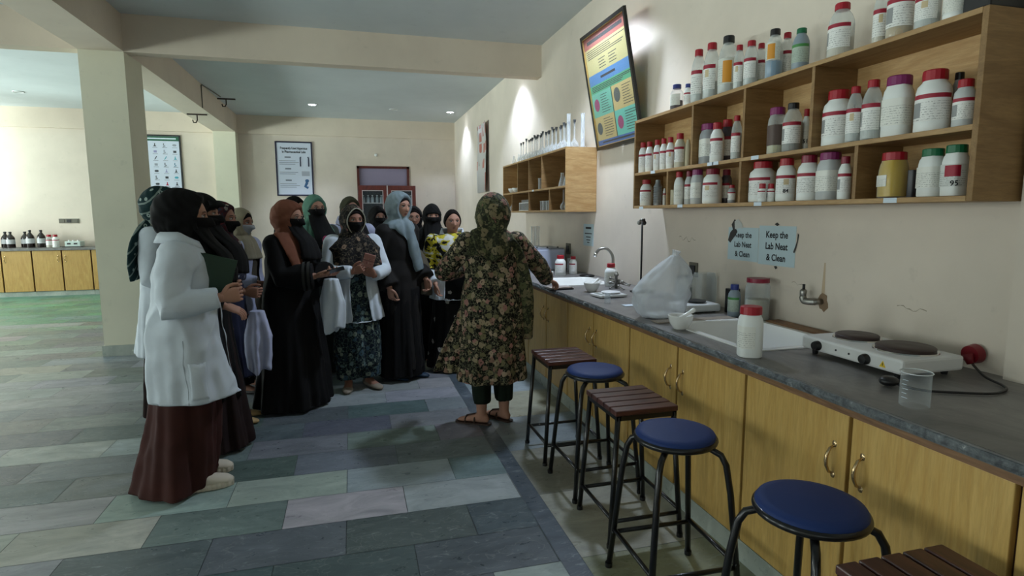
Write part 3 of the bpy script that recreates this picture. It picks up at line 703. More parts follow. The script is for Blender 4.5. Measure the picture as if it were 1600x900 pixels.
tag(G().box(2.09, 2.30, 1.565, 1.66, 2.188, 2.27).build('black_case', M_BLACK, bevel=.008), 'black box at the right end on top of the large shelf', 'box')

# ------------------------------------------------------------------ things on the worktop
Z = ZW + .0012
def bottle(x, y, r_, h, kind, cap, ex, lab, z=Z, rz=0, li=0, group=None, name='reagent_bottle'):
    root = empty(name, (x, y, z), lab, 'bottle', group, rz); bottle_parts(root, r_, h, kind, cap, ex, li); return root
bottle(1.62, 2.09, .055, .215, 'square', 'red', 'white', 'large white bottle with red cap on the worktop in front of the near sink', li=0, rz=-.4)
bottle(2.10, 4.52, .052, .19, 'round', 'red', 'white_label', 'milky white bottle with red cap standing beneath the curved tap')
bottle(1.99, 5.46, .054, .20, 'round', 'red', 'white', 'white red-capped bottle in front of the white box')
bottle(2.16, 5.55, .04, .18, 'round', 'red', 'white', 'smaller white red-capped bottle half behind another near the white box')
# hot plate
r = empty('hot_plate', (2.03, 1.845, Z), 'white double electric hot plate with two round iron plates on the worktop', 'hot plate')
hx, hy = .145, .245
G().box(-hx, hx, -hy, hy, .022, .078).build('casing', M_ENAMEL, r, bevel=.010)
for y_, rr2 in ((.115, .082), (-.11, .10)):
    G().lathe([(0, .078), (rr2 + .012, .078), (rr2 + .01, .083), (0, .083)], 40, (.02, y_, 0)).build('trim_ring', M_CHROME, r, smooth=True, angle=40)
    G().lathe([(0, .083), (rr2, .083), (rr2 + .001, .092), (rr2 - .004, .096), (rr2 * .3, .095), (0, .094)], 40, (.02, y_, 0)).build('heating_plate', M_IRON, r, smooth=True, angle=40)
for y_ in (.15, -.09):
    k_ = G().lathe([(0, 0), (.021, 0), (.021, .01), (.017, .022), (0, .023)], 20); k_.xf(Matrix.Translation((-hx, y_, .048)) @ Matrix.Rotation(-PI / 2, 4, 'Y')); k_.build('knob', M_BLACK, r, smooth=True, angle=40)
for y_ in (.055, -.01):
    G().ball((-hx - .001, y_, .05), .004).build('indicator_lamp', M_BLACK, r)
g = G().add([(-hx - .0008, -.15, .035), (-hx - .0008, -.178, .035), (-hx - .0008, -.164, .06)], [(0, 1, 2)]); g.build('warning_triangle', mat('warning_yellow', (226, 190, 40), .5), r)
G().box(-hx - .0014, -hx - .0009, -.1655, -.1625, .041, .052).build('warning_mark', M_INK, r)
for sx in (-1, 1):
    for sy in (-1, 1): G().lathe([(0, 0), (.011, 0), (.014, .022), (0, .022)], 12, (sx * .11, sy * .20, 0)).build('foot', M_BLACK, r)
pt = [(1.81, 1.56, Z + .012), (1.85, 1.49, Z + .006), (1.94, 1.44, Z + .005), (2.04, 1.40, Z + .005), (2.13, 1.42, Z + .005), (2.17, 1.46, Z + .006), (2.20, 1.54, Z + .012), (2.245, 1.62, Z + .035)]
def smooth_path(P, n=6):
    P = [Vector(p) for p in P]; out = []
    for i in range(len(P) - 1):
        a, b, c_, d = P[max(i - 1, 0)], P[i], P[i + 1], P[min(i + 2, len(P) - 1)]
        for k in range(n):
            t_ = k / n; out.append(.5 * ((2 * b) + (-a + c_) * t_ + (2 * a - 5 * b + 4 * c_ - d) * t_ ** 2 + (-a + 3 * b - 3 * c_ + d) * t_ ** 3))
    out.append(P[-1]); return out
r = empty('power_cord', (1.86, 1.5, Z), 'black cord of the hot plate ending in a red plug at the wall', 'cord')
def keep(o, rt=None):
    rt = rt or r; o.matrix_parent_inverse = Matrix.Translation(rt.location).inverted(); return o
keep(G().tube(smooth_path(pt), .0045, 8).build('cord', M_BLACK, r, smooth=True))
keep(G().ball((1.80, 1.575, Z + .019), .035, .03, .018).build('strain_relief', M_BLACK, r, smooth=True))
M_PLUG = mat('dark_red_plug', (120, 16, 30), .4)
keep(G().tube([(2.272, 1.655, Z + .062), (2.305, 1.655, Z + .065)], [.034, .038], 20).build('plug', M_PLUG, r, smooth=True, angle=40))
keep(G().tube([(2.262, 1.64, Z + .03), (2.262, 1.655, Z + .065)], [.012, .02], 12).build('plug_neck', M_PLUG, r, smooth=True))
# beaker
r = empty('beaker', (1.69, 1.385, Z), 'clear glass beaker on the worktop in front of the hot plate', 'beaker')
R_ = .042
G().lathe([(R_ - .004, 0), (R_, .004), (R_, .104), (R_ + .004, .11), (R_ + .001, .109)], 36, caps=False).build('glass_wall', M_GLASS, r, smooth=True)
g = G()
for k in range(5): g.box(-R_ - .0006, -R_ - .0001, -.010 + .004 * (k % 2), .010, .03 + k * .014, .0315 + k * .014)
g.build('scale_mark', M_PAPER, r)
G().torus((0, 0, .109), R_ + .002, .0018, 36, 6).build('rim', mat('glass_rim', (220, 226, 228), .1, spec=.8), r, smooth=True)
# mortars
def mortar(x, y, s, lab, rz=0.0):
    r = empty('mortar', (x, y, Z), lab, 'mortar', None, rz)
    G().lathe([(0, 0), (.036 * s, 0), (.040 * s, .008 * s), (.058 * s, .035 * s), (.066 * s, .07 * s), (.067 * s, .074 * s), (.062 * s, .073 * s), (.052 * s, .04 * s), (.03 * s, .02 * s), (0, .014 * s)], 36).build('bowl', M_CERAM, r, smooth=True)
    p = empty('pestle', (x, y, Z), 'white porcelain pestle lying in ' + lab.replace('white porcelain ', 'the '), 'pestle', None, rz)
    G().tube([(-.026 * s, -.015 * s, .047 * s), (-.012 * s, -.01 * s, .054 * s), (.02 * s, .0, .070 * s), (.05 * s, .005 * s, .087 * s), (.068 * s, .01 * s, .097 * s)], [.018 * s, .013 * s, .009 * s, .010 * s, .013 * s], 14, rounded=True).build('shaft', M_CERAM, p, smooth=True)
mortar(1.66, 2.70, 1.0, 'white porcelain mortar on the worktop edge by the near sink', -.3)
mortar(1.80, 4.22, .95, 'white porcelain mortar between the two sinks, beside the flat scale', .2)
# kitchen style balance
r = empty('weighing_scale', (1.80, 3.93, Z), 'flat white electronic scale with round pan on the worktop', 'scale', None, .1)
G().box(-.10, .12, -.085, .085, .004, .022).build('casing', M_WHITEP, r, bevel=.006)
G().lathe([(0, .028), (.065, .028), (.070, .034), (.066, .037), (0, .035)], 36, (.03, 0, 0)).build('pan', M_WHITEP, r, smooth=True, angle=40)
G().lathe([(0, .022), (.02, .022), (.02, .028), (0, .028)], 16, (.03, 0, 0)).build('pan_support', M_BLACK, r)
G().box(-.085, -.05, -.05, .05, .0222, .0228).build('display', mat('grey_lcd', (120, 130, 124), .3), r)
# analytical balance behind the bag
r = empty('laboratory_balance', (2.055, 3.19, Z), 'white laboratory balance with dark pan behind the plastic bag', 'scale')
G().box(-.125, .125, -.10, .10, .006, .052).build('casing', M_WHITEP, r, bevel=.012)
G().lathe([(0, .060), (.06, .060), (.062, .066), (0, .067)], 32, (0.01, 0, 0)).build('pan', M_BLACK, r, smooth=True, angle=40)
G().lathe([(0, .05), (.015, .05), (.015, .061), (0, .061)], 12, (0.01, 0, 0)).build('pan_support', M_BLACK, r)
G().lathe([(0, 0), (.012, 0), (.012, .007), (0, .007)], 10, (-.09, -.07, 0)).lathe([(0, 0), (.012, 0), (.012, .007), (0, .007)], 10, (.09, .07, 0)).lathe([(0, 0), (.012, 0), (.012, .007), (0, .007)], 10, (-.09, .07, 0)).lathe([(0, 0), (.012, 0), (.012, .007), (0, .007)], 10, (.09, -.07, 0)).build('foot', M_BLACK, r)
# glass containers behind
def jar(name, x, y, r_, h, wall, lab, capm=None, fill=None, sq=0.0, cat='jar'):
    o = empty(name, (x, y, Z), lab, cat)
    G().lathe([(0, 0), (r_, 0), (r_, h * .8), (r_ * .86, h * .88), (r_ * .86, h * .92), (r_ * .82, h * .92), (r_ * .82, h * .86), (r_ * .93, h * .78), (r_ * .93, .006), (0, .006)], 28, sq=sq).build('body', wall, o, smooth=True, angle=50)
    if capm: G().lathe([(0, h * .9), (r_ * .92, h * .9), (r_ * .92, h), (0, h)], 28, sq=sq * .5).build('lid', capm, o, smooth=True, angle=40)
    if fill: G().lathe([(0, .007), (r_ * .92, .007), (r_ * .92, h * fill[0]), (0, h * fill[0])], 28, sq=sq).build('contents', fill[1], o, smooth=True, angle=40)
    return o
jar('glass_jar', 2.215, 2.81, .067, .24, M_GLASS, 'clear glass jar with red lid against the wall behind the white bottle', cap_mat('maroon'), (.5, mat('jar_beige_powder', (168, 164, 146), .8)))
bottle(2.17, 2.955, .036, .19, 'round', 'blue', 'greyblue', 'small glass bottle with blue cap beside the red-lidded jar', li=1)
tag(G().box(2.20, 2.27, 3.035, 3.09, Z, Z + .15).build('black_box', M_BLACK, bevel=.005), 'small black box against the wall left of the blue-capped bottle', 'box')
jar('glass_tank', 2.245, 3.38, .064, .235, M_GLASS, 'open clear glass tank against the wall behind the balance', None, None, .8)
jar('glass_bottle', 2.12, 3.42, .052, .20, M_GLASS, 'clear glass bottle with dark square stopper behind the bag', M_BLACK, (.6, mat('grey_water', (150, 154, 150), .3)), .3, 'bottle')
# crumpled plastic bag
r = empty('plastic_bag', (1.735, 3.03, Z), 'crumpled translucent polythene bag standing on the worktop', 'bag')
rings = []; NB = 44; NZ = 36
PRF = [(0, .105, 0), (.05, .13, 0), (.15, .148, .002), (.3, .158, -.006), (.42, .160, -.004), (.55, .152, .010), (.65, .136, .026), (.75, .112, .044), (.85, .084, .058), (.93, .050, .066), (1.0, .024, .070)]
def prf(q):
    for (a, w0, c0), (b_, w1, c1) in zip(PRF, PRF[1:]):
        if q <= b_: t_ = (q - a) / (b_ - a); return w0 + (w1 - w0) * t_, c0 + (c1 - c0) * t_
    return PRF[-1][1:]
for i in range(NZ + 1):
    q = i / NZ; z = .004 + q * .36; w, cx = prf(q); ring = []
    for j in range(NB):
        a = 2 * PI * j / NB; ca, sa = math.cos(a), math.sin(a)
        d_ = 1 + .12 * noise.noise((ca * 1.5, sa * 1.5, z * 7)) + .22 * abs(noise.noise((ca * 2.6 + 3, sa * 2.6, z * 11 + ca))) - .16 * abs(noise.noise((ca * 5, sa * 5 + 7, z * 5)))
        ring.append((cx + w * d_ * ca, w * .74 * d_ * sa, z))
    rings.append(ring)
G().loft(rings).build('film', M_BAG, r, smooth=True)
G().lathe([(0, 0), (.095, 0), (.10, .012), (.095, .02), (0, .02)], 28, (0, 0, .006), sy=.8).build('bottom_fold', mat('bag_bottom_white', (206, 208, 206), .5), r, smooth=True)
G().tube([(.070, 0, .355), (.072, -.002, .375), (.076, -.004, .392)], [.022, .020, .026], 10).build('knot', M_BAG, r)
r.rotation_euler = (0, 0, -.25)
# slips and small glass on the worktop
tag(G().box(1.72, 1.82, 3.46, 3.53, Z, Z + .003).build('paper_slip', M_PAPER), 'white paper slip on the worktop left of the plastic bag', 'paper')
r = empty('glass_tube', (1.66, 3.62, Z), 'small clear glass vial standing on the worktop before the flat scale', 'vial')
G().lathe([(.018, 0), (.020, .003), (.020, .07), (.017, .07), (.017, .004), (0, .003)], 20, caps=False).build('wall', M_GLASS, r, smooth=True)
tag(G().box(1.62, 2.12, 2.86, 2.94, Z, Z + .006).build('wooden_strip', mat('wet_grey_wood', (150, 138, 124), .6)), 'pale wooden strip on the worktop at the far edge of near sink', 'board')
tag(G().box(2.215, 2.30, 2.10, 2.73, Z, Z + .012).build('wooden_strip', M_BAND), 'long brown wooden strip along the wall behind the near sink', 'board')
# clamp stand
r = empty('clamp_stand', (2.15, 4.08, Z), 'black clamp stand with a tall rod behind the plastic bag', 'stand')
G().box(-.07, .09, -.05, .05, 0, .012).build('base_plate', M_BLACK, r, bevel=.003)
G().tube([(0, 0, .01), (0, 0, .565)], .0075, 10).build('rod', M_BLACK, r, smooth=True)
for s, d_ in ((-1, .05), (1, .03)):
    G().tube([(0, 0, .55), (0, s * d_ * .6, .56), (-.01, s * d_, .545)], .009, 8).ball((-.01, s * d_, .535), .016, .016, .018).build('clamp_head', M_OLDCH if s > 0 else M_BLACK, r, smooth=True)
# tangle of burette clamps by the far sink
r = empty('clamp_set', (2.07, 4.02 + .33, Z), 'dull metal clamps lying beside the far sink next to the scale', 'clamps')
rc = random.Random(9)
for k in range(7):
    a = rc.uniform(0, PI); x_, y_ = rc.uniform(-.05, .08), rc.uniform(-.13, .10); L = rc.uniform(.04, .07)
    z_ = .012 + .018 * (k % 4)
    G().tube([(x_ - L * math.cos(a), y_ - L * math.sin(a), z_), (x_ + L * math.cos(a), y_ + L * math.sin(a), z_ + .01)], .0055, 8).ball((x_ + L * math.cos(a), y_ + L * math.sin(a), z_ + .01), .013).build('clamp', M_OLDCH, r, smooth=True)
G().lathe([(0, 0), (.012, 0), (.012, .10), (.02, .105), (.02, .12), (0, .12)], 12, (0, 0, 0)).build('post', M_OLDCH, r, smooth=True)
# gooseneck tap at the far sink
r = empty('gooseneck_tap', (2.24, 4.78, Z), 'chrome gooseneck tap curving over the far sink', 'tap')
G().tube(smooth_path([(0, 0, 0), (0, 0, .16), (-.005, .01, .24), (-.05, .03, .295), (-.11, .05, .29), (-.14, .06, .25)]), .013, 12).build('spout', M_OLDCH, r, smooth=True)
G().lathe([(0, 0), (.024, 0), (.026, .02), (.018, .03), (.016, .06), (0, .06)], 18).build('base', M_OLDCH, r, smooth=True)
G().tube([(-.14, .06, .255), (-.147, .063, .225)], [.016, .017], 12).build('nozzle', M_CHROME, r, smooth=True)
G().tube([(0, 0, .08), (0, -.05, .085), (0, -.075, .085)], [.012, .011, .016], 10).build('valve', M_OLDCH, r, smooth=True)
# wall tap with rust stain
r = empty('wall_tap', (WR, 2.45, 1.05), 'short steel bib tap on the wall beside the notices', 'tap')
G().tube([(0, 0, 0), (-.035, 0, 0), (-.048, .015, 0)], [.014, .016, .018], 12).build('wall_flange', M_OLDCH, r, smooth=True)
G().tube(smooth_path([(-.04, .0, 0), (-.055, .03, -.002), (-.06, .055, .0), (-.06, .065, .02)]), [.018] * 19, 12).build('body', M_OLDCH, r, smooth=True)
G().tube([(-.06, .065, .010), (-.06, .063, .050), (-.06, .062, .058)], [.015, .018, .012], 12).build('valve', M_OLDCH, r, smooth=True)
G().tube([(-.06, .062, .055), (-.06, .062, .085)], .007, 8).build('spindle', M_BLACK, r, smooth=True)
g = G(); N = 14; vs = []; rs = random.Random(5)
for j in range(N): a = 2 * PI * j / N; k = rs.uniform(.75, 1.15); vs.append((-.0008, .035 * math.cos(a) * k - .01, .045 * math.sin(a) * k - .005))
g.add(vs, [tuple(range(N))[::-1]]); g.build('rust_stain', mat('rust_stain', (138, 114, 90), .9), r)
g = G().add([(-.0007, .006, .02), (-.0007, -.018, .02), (-.0007, -.012, .20), (-.0007, -.002, .20)], [(0, 3, 2, 1)]); g.build('rust_streak', mat('rust_streak', (196, 174, 146), .9), r)

# notices on the right wall
def notice(y1, y0, z1, z0, lab):
    r = empty('paper_notice', (WR, (y0 + y1) / 2, z0), lab, 'notice', 'paper notices beside the wall tap')
    w = (y1 - y0) / 2
    G().box(-.0016, -.0002, -w, w, 0, z1 - z0).build('sheet', mat('bluish_paper', (186, 206, 212), .6), r)
    h = z1 - z0
    for k, tx in enumerate(('Keep the', 'Lab Neat', '& Clean')):
        M = Matrix.Translation((-.0022, 0, h * (.70 - k * .29))) @ Matrix(((0, 0, -1, 0), (-1, 0, 0, 0), (0, 1, 0, 0), (0, 0, 0, 1)))
        lettering('lettering', tx, h * .235, M, M_INK, r, .025, 'CENTER', .92)
    return r
n1 = notice(3.245, 2.957, 1.415, 1.212, 'left paper notice reading Keep the Lab Neat & Clean, top corner torn')
n2 = notice(2.953, 2.655, 1.430, 1.205, 'right paper notice reading Keep the Lab Neat & Clean, dirty tape beside it')
M_TORN = mat('torn_dark_patch', (62, 60, 58), .9)
def patch(parent, pts, m=None, x=-.003, nm='torn_patch'):
    g = G().add([(x, a, b) for a, b in pts], [tuple(range(len(pts)))]); return g.build(nm, m or M_TORN, parent)
patch(n1, [(.145, .12), (.125, .17), (.10, .19), (.115, .22), (.085, .255), (.06, .235), (.075, .20), (.055, .18), (.085, .14), (.12, .105)])
patch(n1, [(.08, .19), (.085, .24), (.05, .255), (.01, .225), (.0, .195), (.03, .20)], mat('torn_pale_paper', (196, 200, 196), .8), -.0034)
patch(n2, [(-.155, .10), (-.165, .14), (-.172, .18), (-.162, .19), (-.16, .15), (-.15, .12), (-.135, .085), (-.145, .08)])
patch(n2, [(.02, .235), (.0, .245), (-.02, .232), (0, .224)]); patch(n2, [(.01, -.005), (-.01, .0), (-.02, -.012), (-.005, -.02)])
# far small notice
r = empty('paper_notice', (WR, 5.54, 1.18), 'small pale blue notice taped on the wall left of the curved tap', 'notice')
G().box(-.0016, -.0002, -.13, .13, 0, .22).build('sheet', mat('bluish_paper', (186, 206, 212), .6), r)
g = G()
for k, (w, z) in enumerate(((.07, .17), (.09, .12), (.06, .085), (.05, .055), (.03, .03))): g.box(-.0026, -.0018, -w, w, z, z + (.02 if k == 0 else .009))
g.build('printed_line', M_INK, r)
# wall cracks near the worktop
M_CRACK = mat('wall_scuff', (158, 146, 128), .9)
rs = random.Random(12)
for (y, z, s, lab) in ((1.95, 1.09, 1.0, 'small scuff mark on the wall above the hot plate'), (3.72, 1.32, 1.5, 'dark scuff on the wall above the plastic bag'), (2.62, 1.12, .7, 'faint scuff on the wall right below the notices')):
    g = G(); n = 9; vs = [(WR - .0006, y + s * .07 * (k / n * 2 - 1), z + s * .012 * rs.uniform(-1, 1) + .003) for k in range(n + 1)]
    vs2 = [(a, b, c_ - s * .006 * rs.uniform(.2, 1)) for a, b, c_ in vs]; g.add(vs + vs2, [(k, k + 1, n + 2 + k, n + 1 + k) for k in range(n)])
    tag(g.build('wall_scuff', M_CRACK), lab, 'scuff mark')

# big framed chart leaning out from the wall
wF, hF = 0.96, 1.02
r = D.objects.new('framed_chart', None); COL.objects.link(r); tag(r, 'large framed multicoloured chart leaning out from the right wall by the shelf', 'framed poster')
tilt = math.atan2(.185, 1.0)
# local frame: +x to the viewer's right, +y up, +z out of the wall
ex, ez = Vector((0, -1, 0)), Vector((-math.cos(tilt), 0, -math.sin(tilt))); ey = ez.cross(ex)
r.matrix_world = Matrix(((ex.x, ey.x, ez.x, WR - .03), (ex.y, ey.y, ez.y, 4.79), (ex.z, ey.z, ez.z, 2.095), (0, 0, 0, 1)))
M_FR = mat('black_gloss_frame', (22, 20, 20), .25); M_GILT = mat('gilt_inner_edge', (190, 160, 100), .3, .7)
w2 = .445
G().box(-w2, w2, 0, .03, 0, .025).box(-w2, w2, hF - .03, hF, 0, .025).box(-w2, -w2 + .028, .03, hF - .03, 0, .025).box(w2 - .028, w2, .03, hF - .03, 0, .025).build('frame', M_FR, r)
G().box(-w2 + .028, w2 - .028, .03, .036, .003, .022).box(-w2 + .028, -w2 + .034, .03, hF - .03, .003, .022).box(w2 - .034, w2 - .028, .03, hF - .03, .003, .022).box(-w2 + .028, w2 - .028, hF - .036, hF - .03, .003, .022).build('gilt_edge', M_GILT, r)
a, b = -w2 + .034, w2 - .034; H0, H1 = .036, hF - .036; hh = H1 - H0
bands = [((178, 96, 84), .90, 1.0), ((206, 190, 130), .66, .90), ((92, 140, 190), .565, .66), ((96, 180, 130), .49, .565), ((76, 110, 176), 0, .05)]
g = G(); mm = []
for k, (c, z0, z1) in enumerate(bands):
    g.cur = k; g.box(a, b, H0 + z0 * hh, H0 + z1 * hh, .004, .008); mm.append(mat('chart_band_%s' % 'abcde'[k], c, .3))
cells = [((126, 196, 168), 0, .49, .27, .49), ((214, 186, 120), .51, 1, .27, .49), ((214, 186, 120), 0, .49, .05, .27), ((116, 200, 176), .51, 1, .05, .27)]
for k, (c, u0, u1, z0, z1) in enumerate(cells):
    g.cur = 5 + k; g.box(a + u0 * (b - a), a + u1 * (b - a), H0 + z0 * hh, H0 + z1 * hh, .004, .008); mm.append(mat('chart_cell_%s' % 'abcd'[k], c, .3))
g.cur = 9; mm.append(mat('chart_text', (56, 50, 48), .4))
rt = random.Random(2)
def lines(u0, u1, z0, z1, n, th=.006):
    for k in range(n):
        z = z1 - (z1 - z0) * (k + .5) / n; L = rt.uniform(.6, 1)
        g.box(a + u0 * (b - a), a + (u0 + (u1 - u0) * L) * (b - a), H0 + z * hh - th / 2, H0 + z * hh + th / 2, .008, .0086)
lines(.08, .95, .935, .965, 1, .03); lines(.04, .98, .80, .885, 5); lines(.3, .5, .68, .78, 4); lines(.55, .78, .68, .78, 4); lines(.3, .7, .60, .625, 1, .02); lines(.04, .97, .50, .555, 4)
for (u0, z0) in ((.22, .29), (.74, .29), (.22, .07), (.74, .07)): lines(u0, u0 + .24, z0, z0 + .18, 8, .005)
lines(.12, .9, .015, .04, 1, .014)
g.cur = 10; mm.append(mat('chart_disc_pink', (168, 70, 110), .35))
def disc(u, z, rr, cur):
    g.cur = cur; N = 24; g.add([(a + u * (b - a) + rr * math.cos(2 * PI * j / N), H0 + z * hh + rr * math.sin(2 * PI * j / N), .0088) for j in range(N)], [tuple(range(N))])
disc(.11, .38, .055, 10); disc(.62, .16, .055, 10); g.cur = 11; mm.append(mat('chart_disc_grey', (92, 92, 84), .35)); disc(.62, .40, .06, 11); disc(.10, .16, .055, 11)
g.build('print', mm, r)
G().box(a, b, H0, H1, .010, .012).build('glazing', clear_mat('picture_glass', (120, 125, 128), .05, .05, .10), r)

# curled poster farther along the right wall
r = empty('curled_poster', (WR, 10.36, 1.89), 'pale curled poster with pinkish panels on the far right wall', 'poster')
N = 12; vs = []; 
for k in range(N + 1):
    u = k / N; y = .41 - .82 * u; x = -.012 - .05 * (u ** 3) - .02 * (1 - u) ** 3
    for z in (0, .4, .8, 1.2): vs.append((x - .012 * math.sin(z * 5 + u), y, z))
fs = [(k * 4 + q, k * 4 + q + 1, (k + 1) * 4 + q + 1, (k + 1) * 4 + q) for k in range(N) for q in range(3)]
m = mat('curled_poster_print', (206, 204, 202), .4); t = NT(m); v = t.coords('Generated', scale=(1, 3, 5))
vr = t.n('ShaderNodeTexVoronoi', {'Vector': v, 'Scale': 1.0, 'Randomness': .5}, distance='CHEBYCHEV')
t.base(t.mix(t.math('LESS_THAN', vr.outputs['Distance'], .33), rgb(206, 204, 202), t.ramp(vr.outputs['Color'], [(.3, rgb(190, 110, 96)), (.6, rgb(176, 176, 172))], 'CONSTANT')))
o = G().add(vs, fs).build('sheet', m, r, smooth=True); sd = o.modifiers.new('thick', 'SOLIDIFY'); sd.thickness = .003
G().box(-.012, 0, .40, .41, 0, 1.2).box(-.012, 0, -.41, -.40, 0, 1.2).build('frame_strip', mat('poster_frame_grey', (120, 120, 120), .4), r)

# middle poster on the back wall
def back_poster(x0, x1, z0, z1, lab, frame_m, paper=(208, 216, 232)):
    r = empty('framed_poster', ((x0 + x1) / 2, YB, z0), lab, 'poster'); w = (x1 - x0) / 2; h = z1 - z0; f = .028
    G().box(-w, w, -.03, 0, 0, f).box(-w, w, -.03, 0, h - f, h).box(-w, -w + f, -.03, 0, f, h - f).box(w - f, w, -.03, 0, f, h - f).build('frame', frame_m, r)
    G().box(-w + f, w - f, -.018, -.002, f, h - f).build('print', mat('poster_paper', paper, .5), r); return r, w - f, h
r, w, h = back_poster(-1.485, -.745, 1.905, 3.04, 'white poster headed Frequently Used Apparatus on the middle of the back wall', mat('navy_frame', (24, 26, 56), .4))
RY = Matrix(((1, 0, 0, 0), (0, 0, -1, 0), (0, 1, 0, 0), (0, 0, 0, 1)))
for k, tx in enumerate(('Frequently Used Apparatus', 'in Pharmaceutical Labs')):
    lettering('heading', tx, .066, Matrix.Translation((0, -.0195, h - .16 - k * .075)) @ RY, M_INK, r, .03, 'CENTER', .74 if k == 0 else .78)
M_GTX = mat('poster_grey_print', (110, 116, 130), .6)
g = G(); rt = random.Random(8)
for blk in range(3):
    z = h - .34 - blk * .24; g.box(-w * .55, -w * .2, -.0195, -.0185, z, z + .028)
    for q in range(3 if blk != 1 else 2): g.box(-w * .88, -w * .88 + w * rt.uniform(.9, 1.15), -.0195, -.0185, z - .065 - q * .035, z - .055 - q * .035)
g.build('printed_line', M_GTX, r)
g = G(); g.tube([(.12, -.02, .62), (.12, -.02, .80), (.135, -.02, .82)], .012, 6).tube([(.285, -.02, .62), (.285, -.02, .80), (.27, -.02, .82)], .012, 6).build('printed_tubes', mat('poster_dark_drawing', (50, 54, 78), .6), r)
G().box(.14, .30, -.0195, -.0185, .42, .52).build('printed_sketch', mat('poster_light_drawing', (170, 176, 190), .6), r)
g = G(); g.ball((.24, -.02, .32), .04, .004, .035).tube([(.24, -.02, .29), (.20, -.02, .20), (.26, -.02, .17)], .028, 8, flat=((0, 1, 0), .12)).build('printed_figure', mat('poster_blue_drawing', (56, 96, 140), .6), r)
# left poster with apparatus drawings
r, w, h = back_poster(-4.02, -3.26, 1.90, 3.10, 'white poster with rows of small apparatus drawings beside the pillar', mat('black_poster_frame', (24, 26, 26), .4), (214, 222, 236))
G().box(-w, w, -.0195, -.018, h - .12, h - .03).build('header_band', mat('poster_green_header', (28, 92, 66), .5), r)
G().box(-w * .8, w * .85, -.0202, -.0195, h - .085, h - .06).build('header_lettering', M_PAPER, r)
ic = [(40, 44, 54), (110, 116, 124), (70, 160, 180), (150, 156, 168), (60, 64, 72), (150, 150, 190), (176, 40, 70), (60, 120, 150)]
imats = [mat('poster_icon_%s' % 'abcdefgh'[k], c, .6) for k, c in enumerate(ic)]
g = G(); rt = random.Random(17); gl = G()
for row_ in range(8):
    for col_ in range(4):
        x = -w + (col_ + .5) * 2 * w / 4; z = h - .20 - row_ * .128; k = rt.choice([0, 0, 1, 2, 3, 4, 5, 7]) if (row_, col_) != (6, 2) else 6
        g.cur = k; s_ = rt.randrange(5)
        if s_ == 0: g.ball((x, -.0195, z), .038, .0012, .024, 12, 6)
        elif s_ == 1: g.tube([(x - .02, -.0195, z - .03), (x, -.0195, z), (x + .02, -.0195, z + .035)], .008, 6, flat=((0, 1, 0), .2))
        elif s_ == 2: g.add([(x - .03, -.0198, z - .028), (x + .03, -.0198, z - .028), (x + .008, -.0198, z + .0), (x + .008, -.0198, z + .035), (x - .008, -.0198, z + .035), (x - .008, -.0198, z)], [(0, 1, 2, 3, 4, 5)])
        elif s_ == 3: g.box(x - .028, x + .028, -.0198, -.0185, z - .022, z + .022)
        else: g.tube([(x - .015, -.0195, z + .035), (x - .02, -.0195, z), (x + .01, -.0195, z - .02), (x - .03, -.0195, z - .032)], .009, 6, flat=((0, 1, 0), .2))
        gl.box(x - .045, x + .045, -.0195, -.0185, z - .052, z - .045)
g.build('apparatus_drawing', imats, r); gl.build('caption_line', M_GTX, r)

# ------------------------------------------------------------------ glass-fronted cabinet at the back
cx0, cx1, cyf, ch = .17, 1.375, 12.98, 2.12
r = empty('display_cabinet', ((cx0 + cx1) / 2, cyf, 0), 'red-brown glass-fronted cabinet with bottles behind the group', 'cabinet')
w = (cx1 - cx0) / 2; dp = .36
G().box(-w, -w + .02, 0, dp, 0, ch).box(w - .02, w, 0, dp, 0, ch).box(-w, w, dp - .02, dp, 0, ch).box(-w, w, 0, dp, ch - .02, ch).box(-w, w, 0, dp, 0, .1).build('carcass', M_MAHOG, r)
M_INS = mat('dark_cabinet_inside', (58, 52, 50), .8)
G().box(-w + .02, w - .02, dp - .03, dp - .02, .1, ch - .02).build('back_board', M_INS, r)
M_STRIP = mat('pale_aluminium_strip', (196, 190, 190), .4, .4)
for z in (.7, 1.22, 1.74): G().box(-w + .02, w - .02, .03, dp - .03, z, z + .02).build('shelf_board', M_STRIP, r)
for s in (-1, 1):
    a, b = (-w, -.01) if s < 0 else (.01, w)
    dr = G().box(a, a + .075, -.025, -.002, .1, ch).box(b - .075, b, -.025, -.002, .1, ch).box(a + .075, b - .075, -.025, -.002, ch - .10, ch).box(a + .075, b - .075, -.025, -.002, .1, .55).build('door', M_MAHOG, r)
    G().box(a + .075, a + .09, -.022, -.004, .55, ch - .10).box(b - .09, b - .075, -.022, -.004, .55, ch - .10).box(a + .09, b - .09, -.022, -.004, ch - .115, ch - .10).build('inner_strip', M_STRIP, dr)
    G().box(a + .09, b - .09, -.015, -.011, .55, ch - .115).build('pane', M_PANE, dr)
G().box(-.012, .012, -.028, -.001, .1, ch).build('centre_strip', M_STRIP, r)
M_PALEB = mat('pale_small_bottle', (160, 172, 176), .3)
k = 0
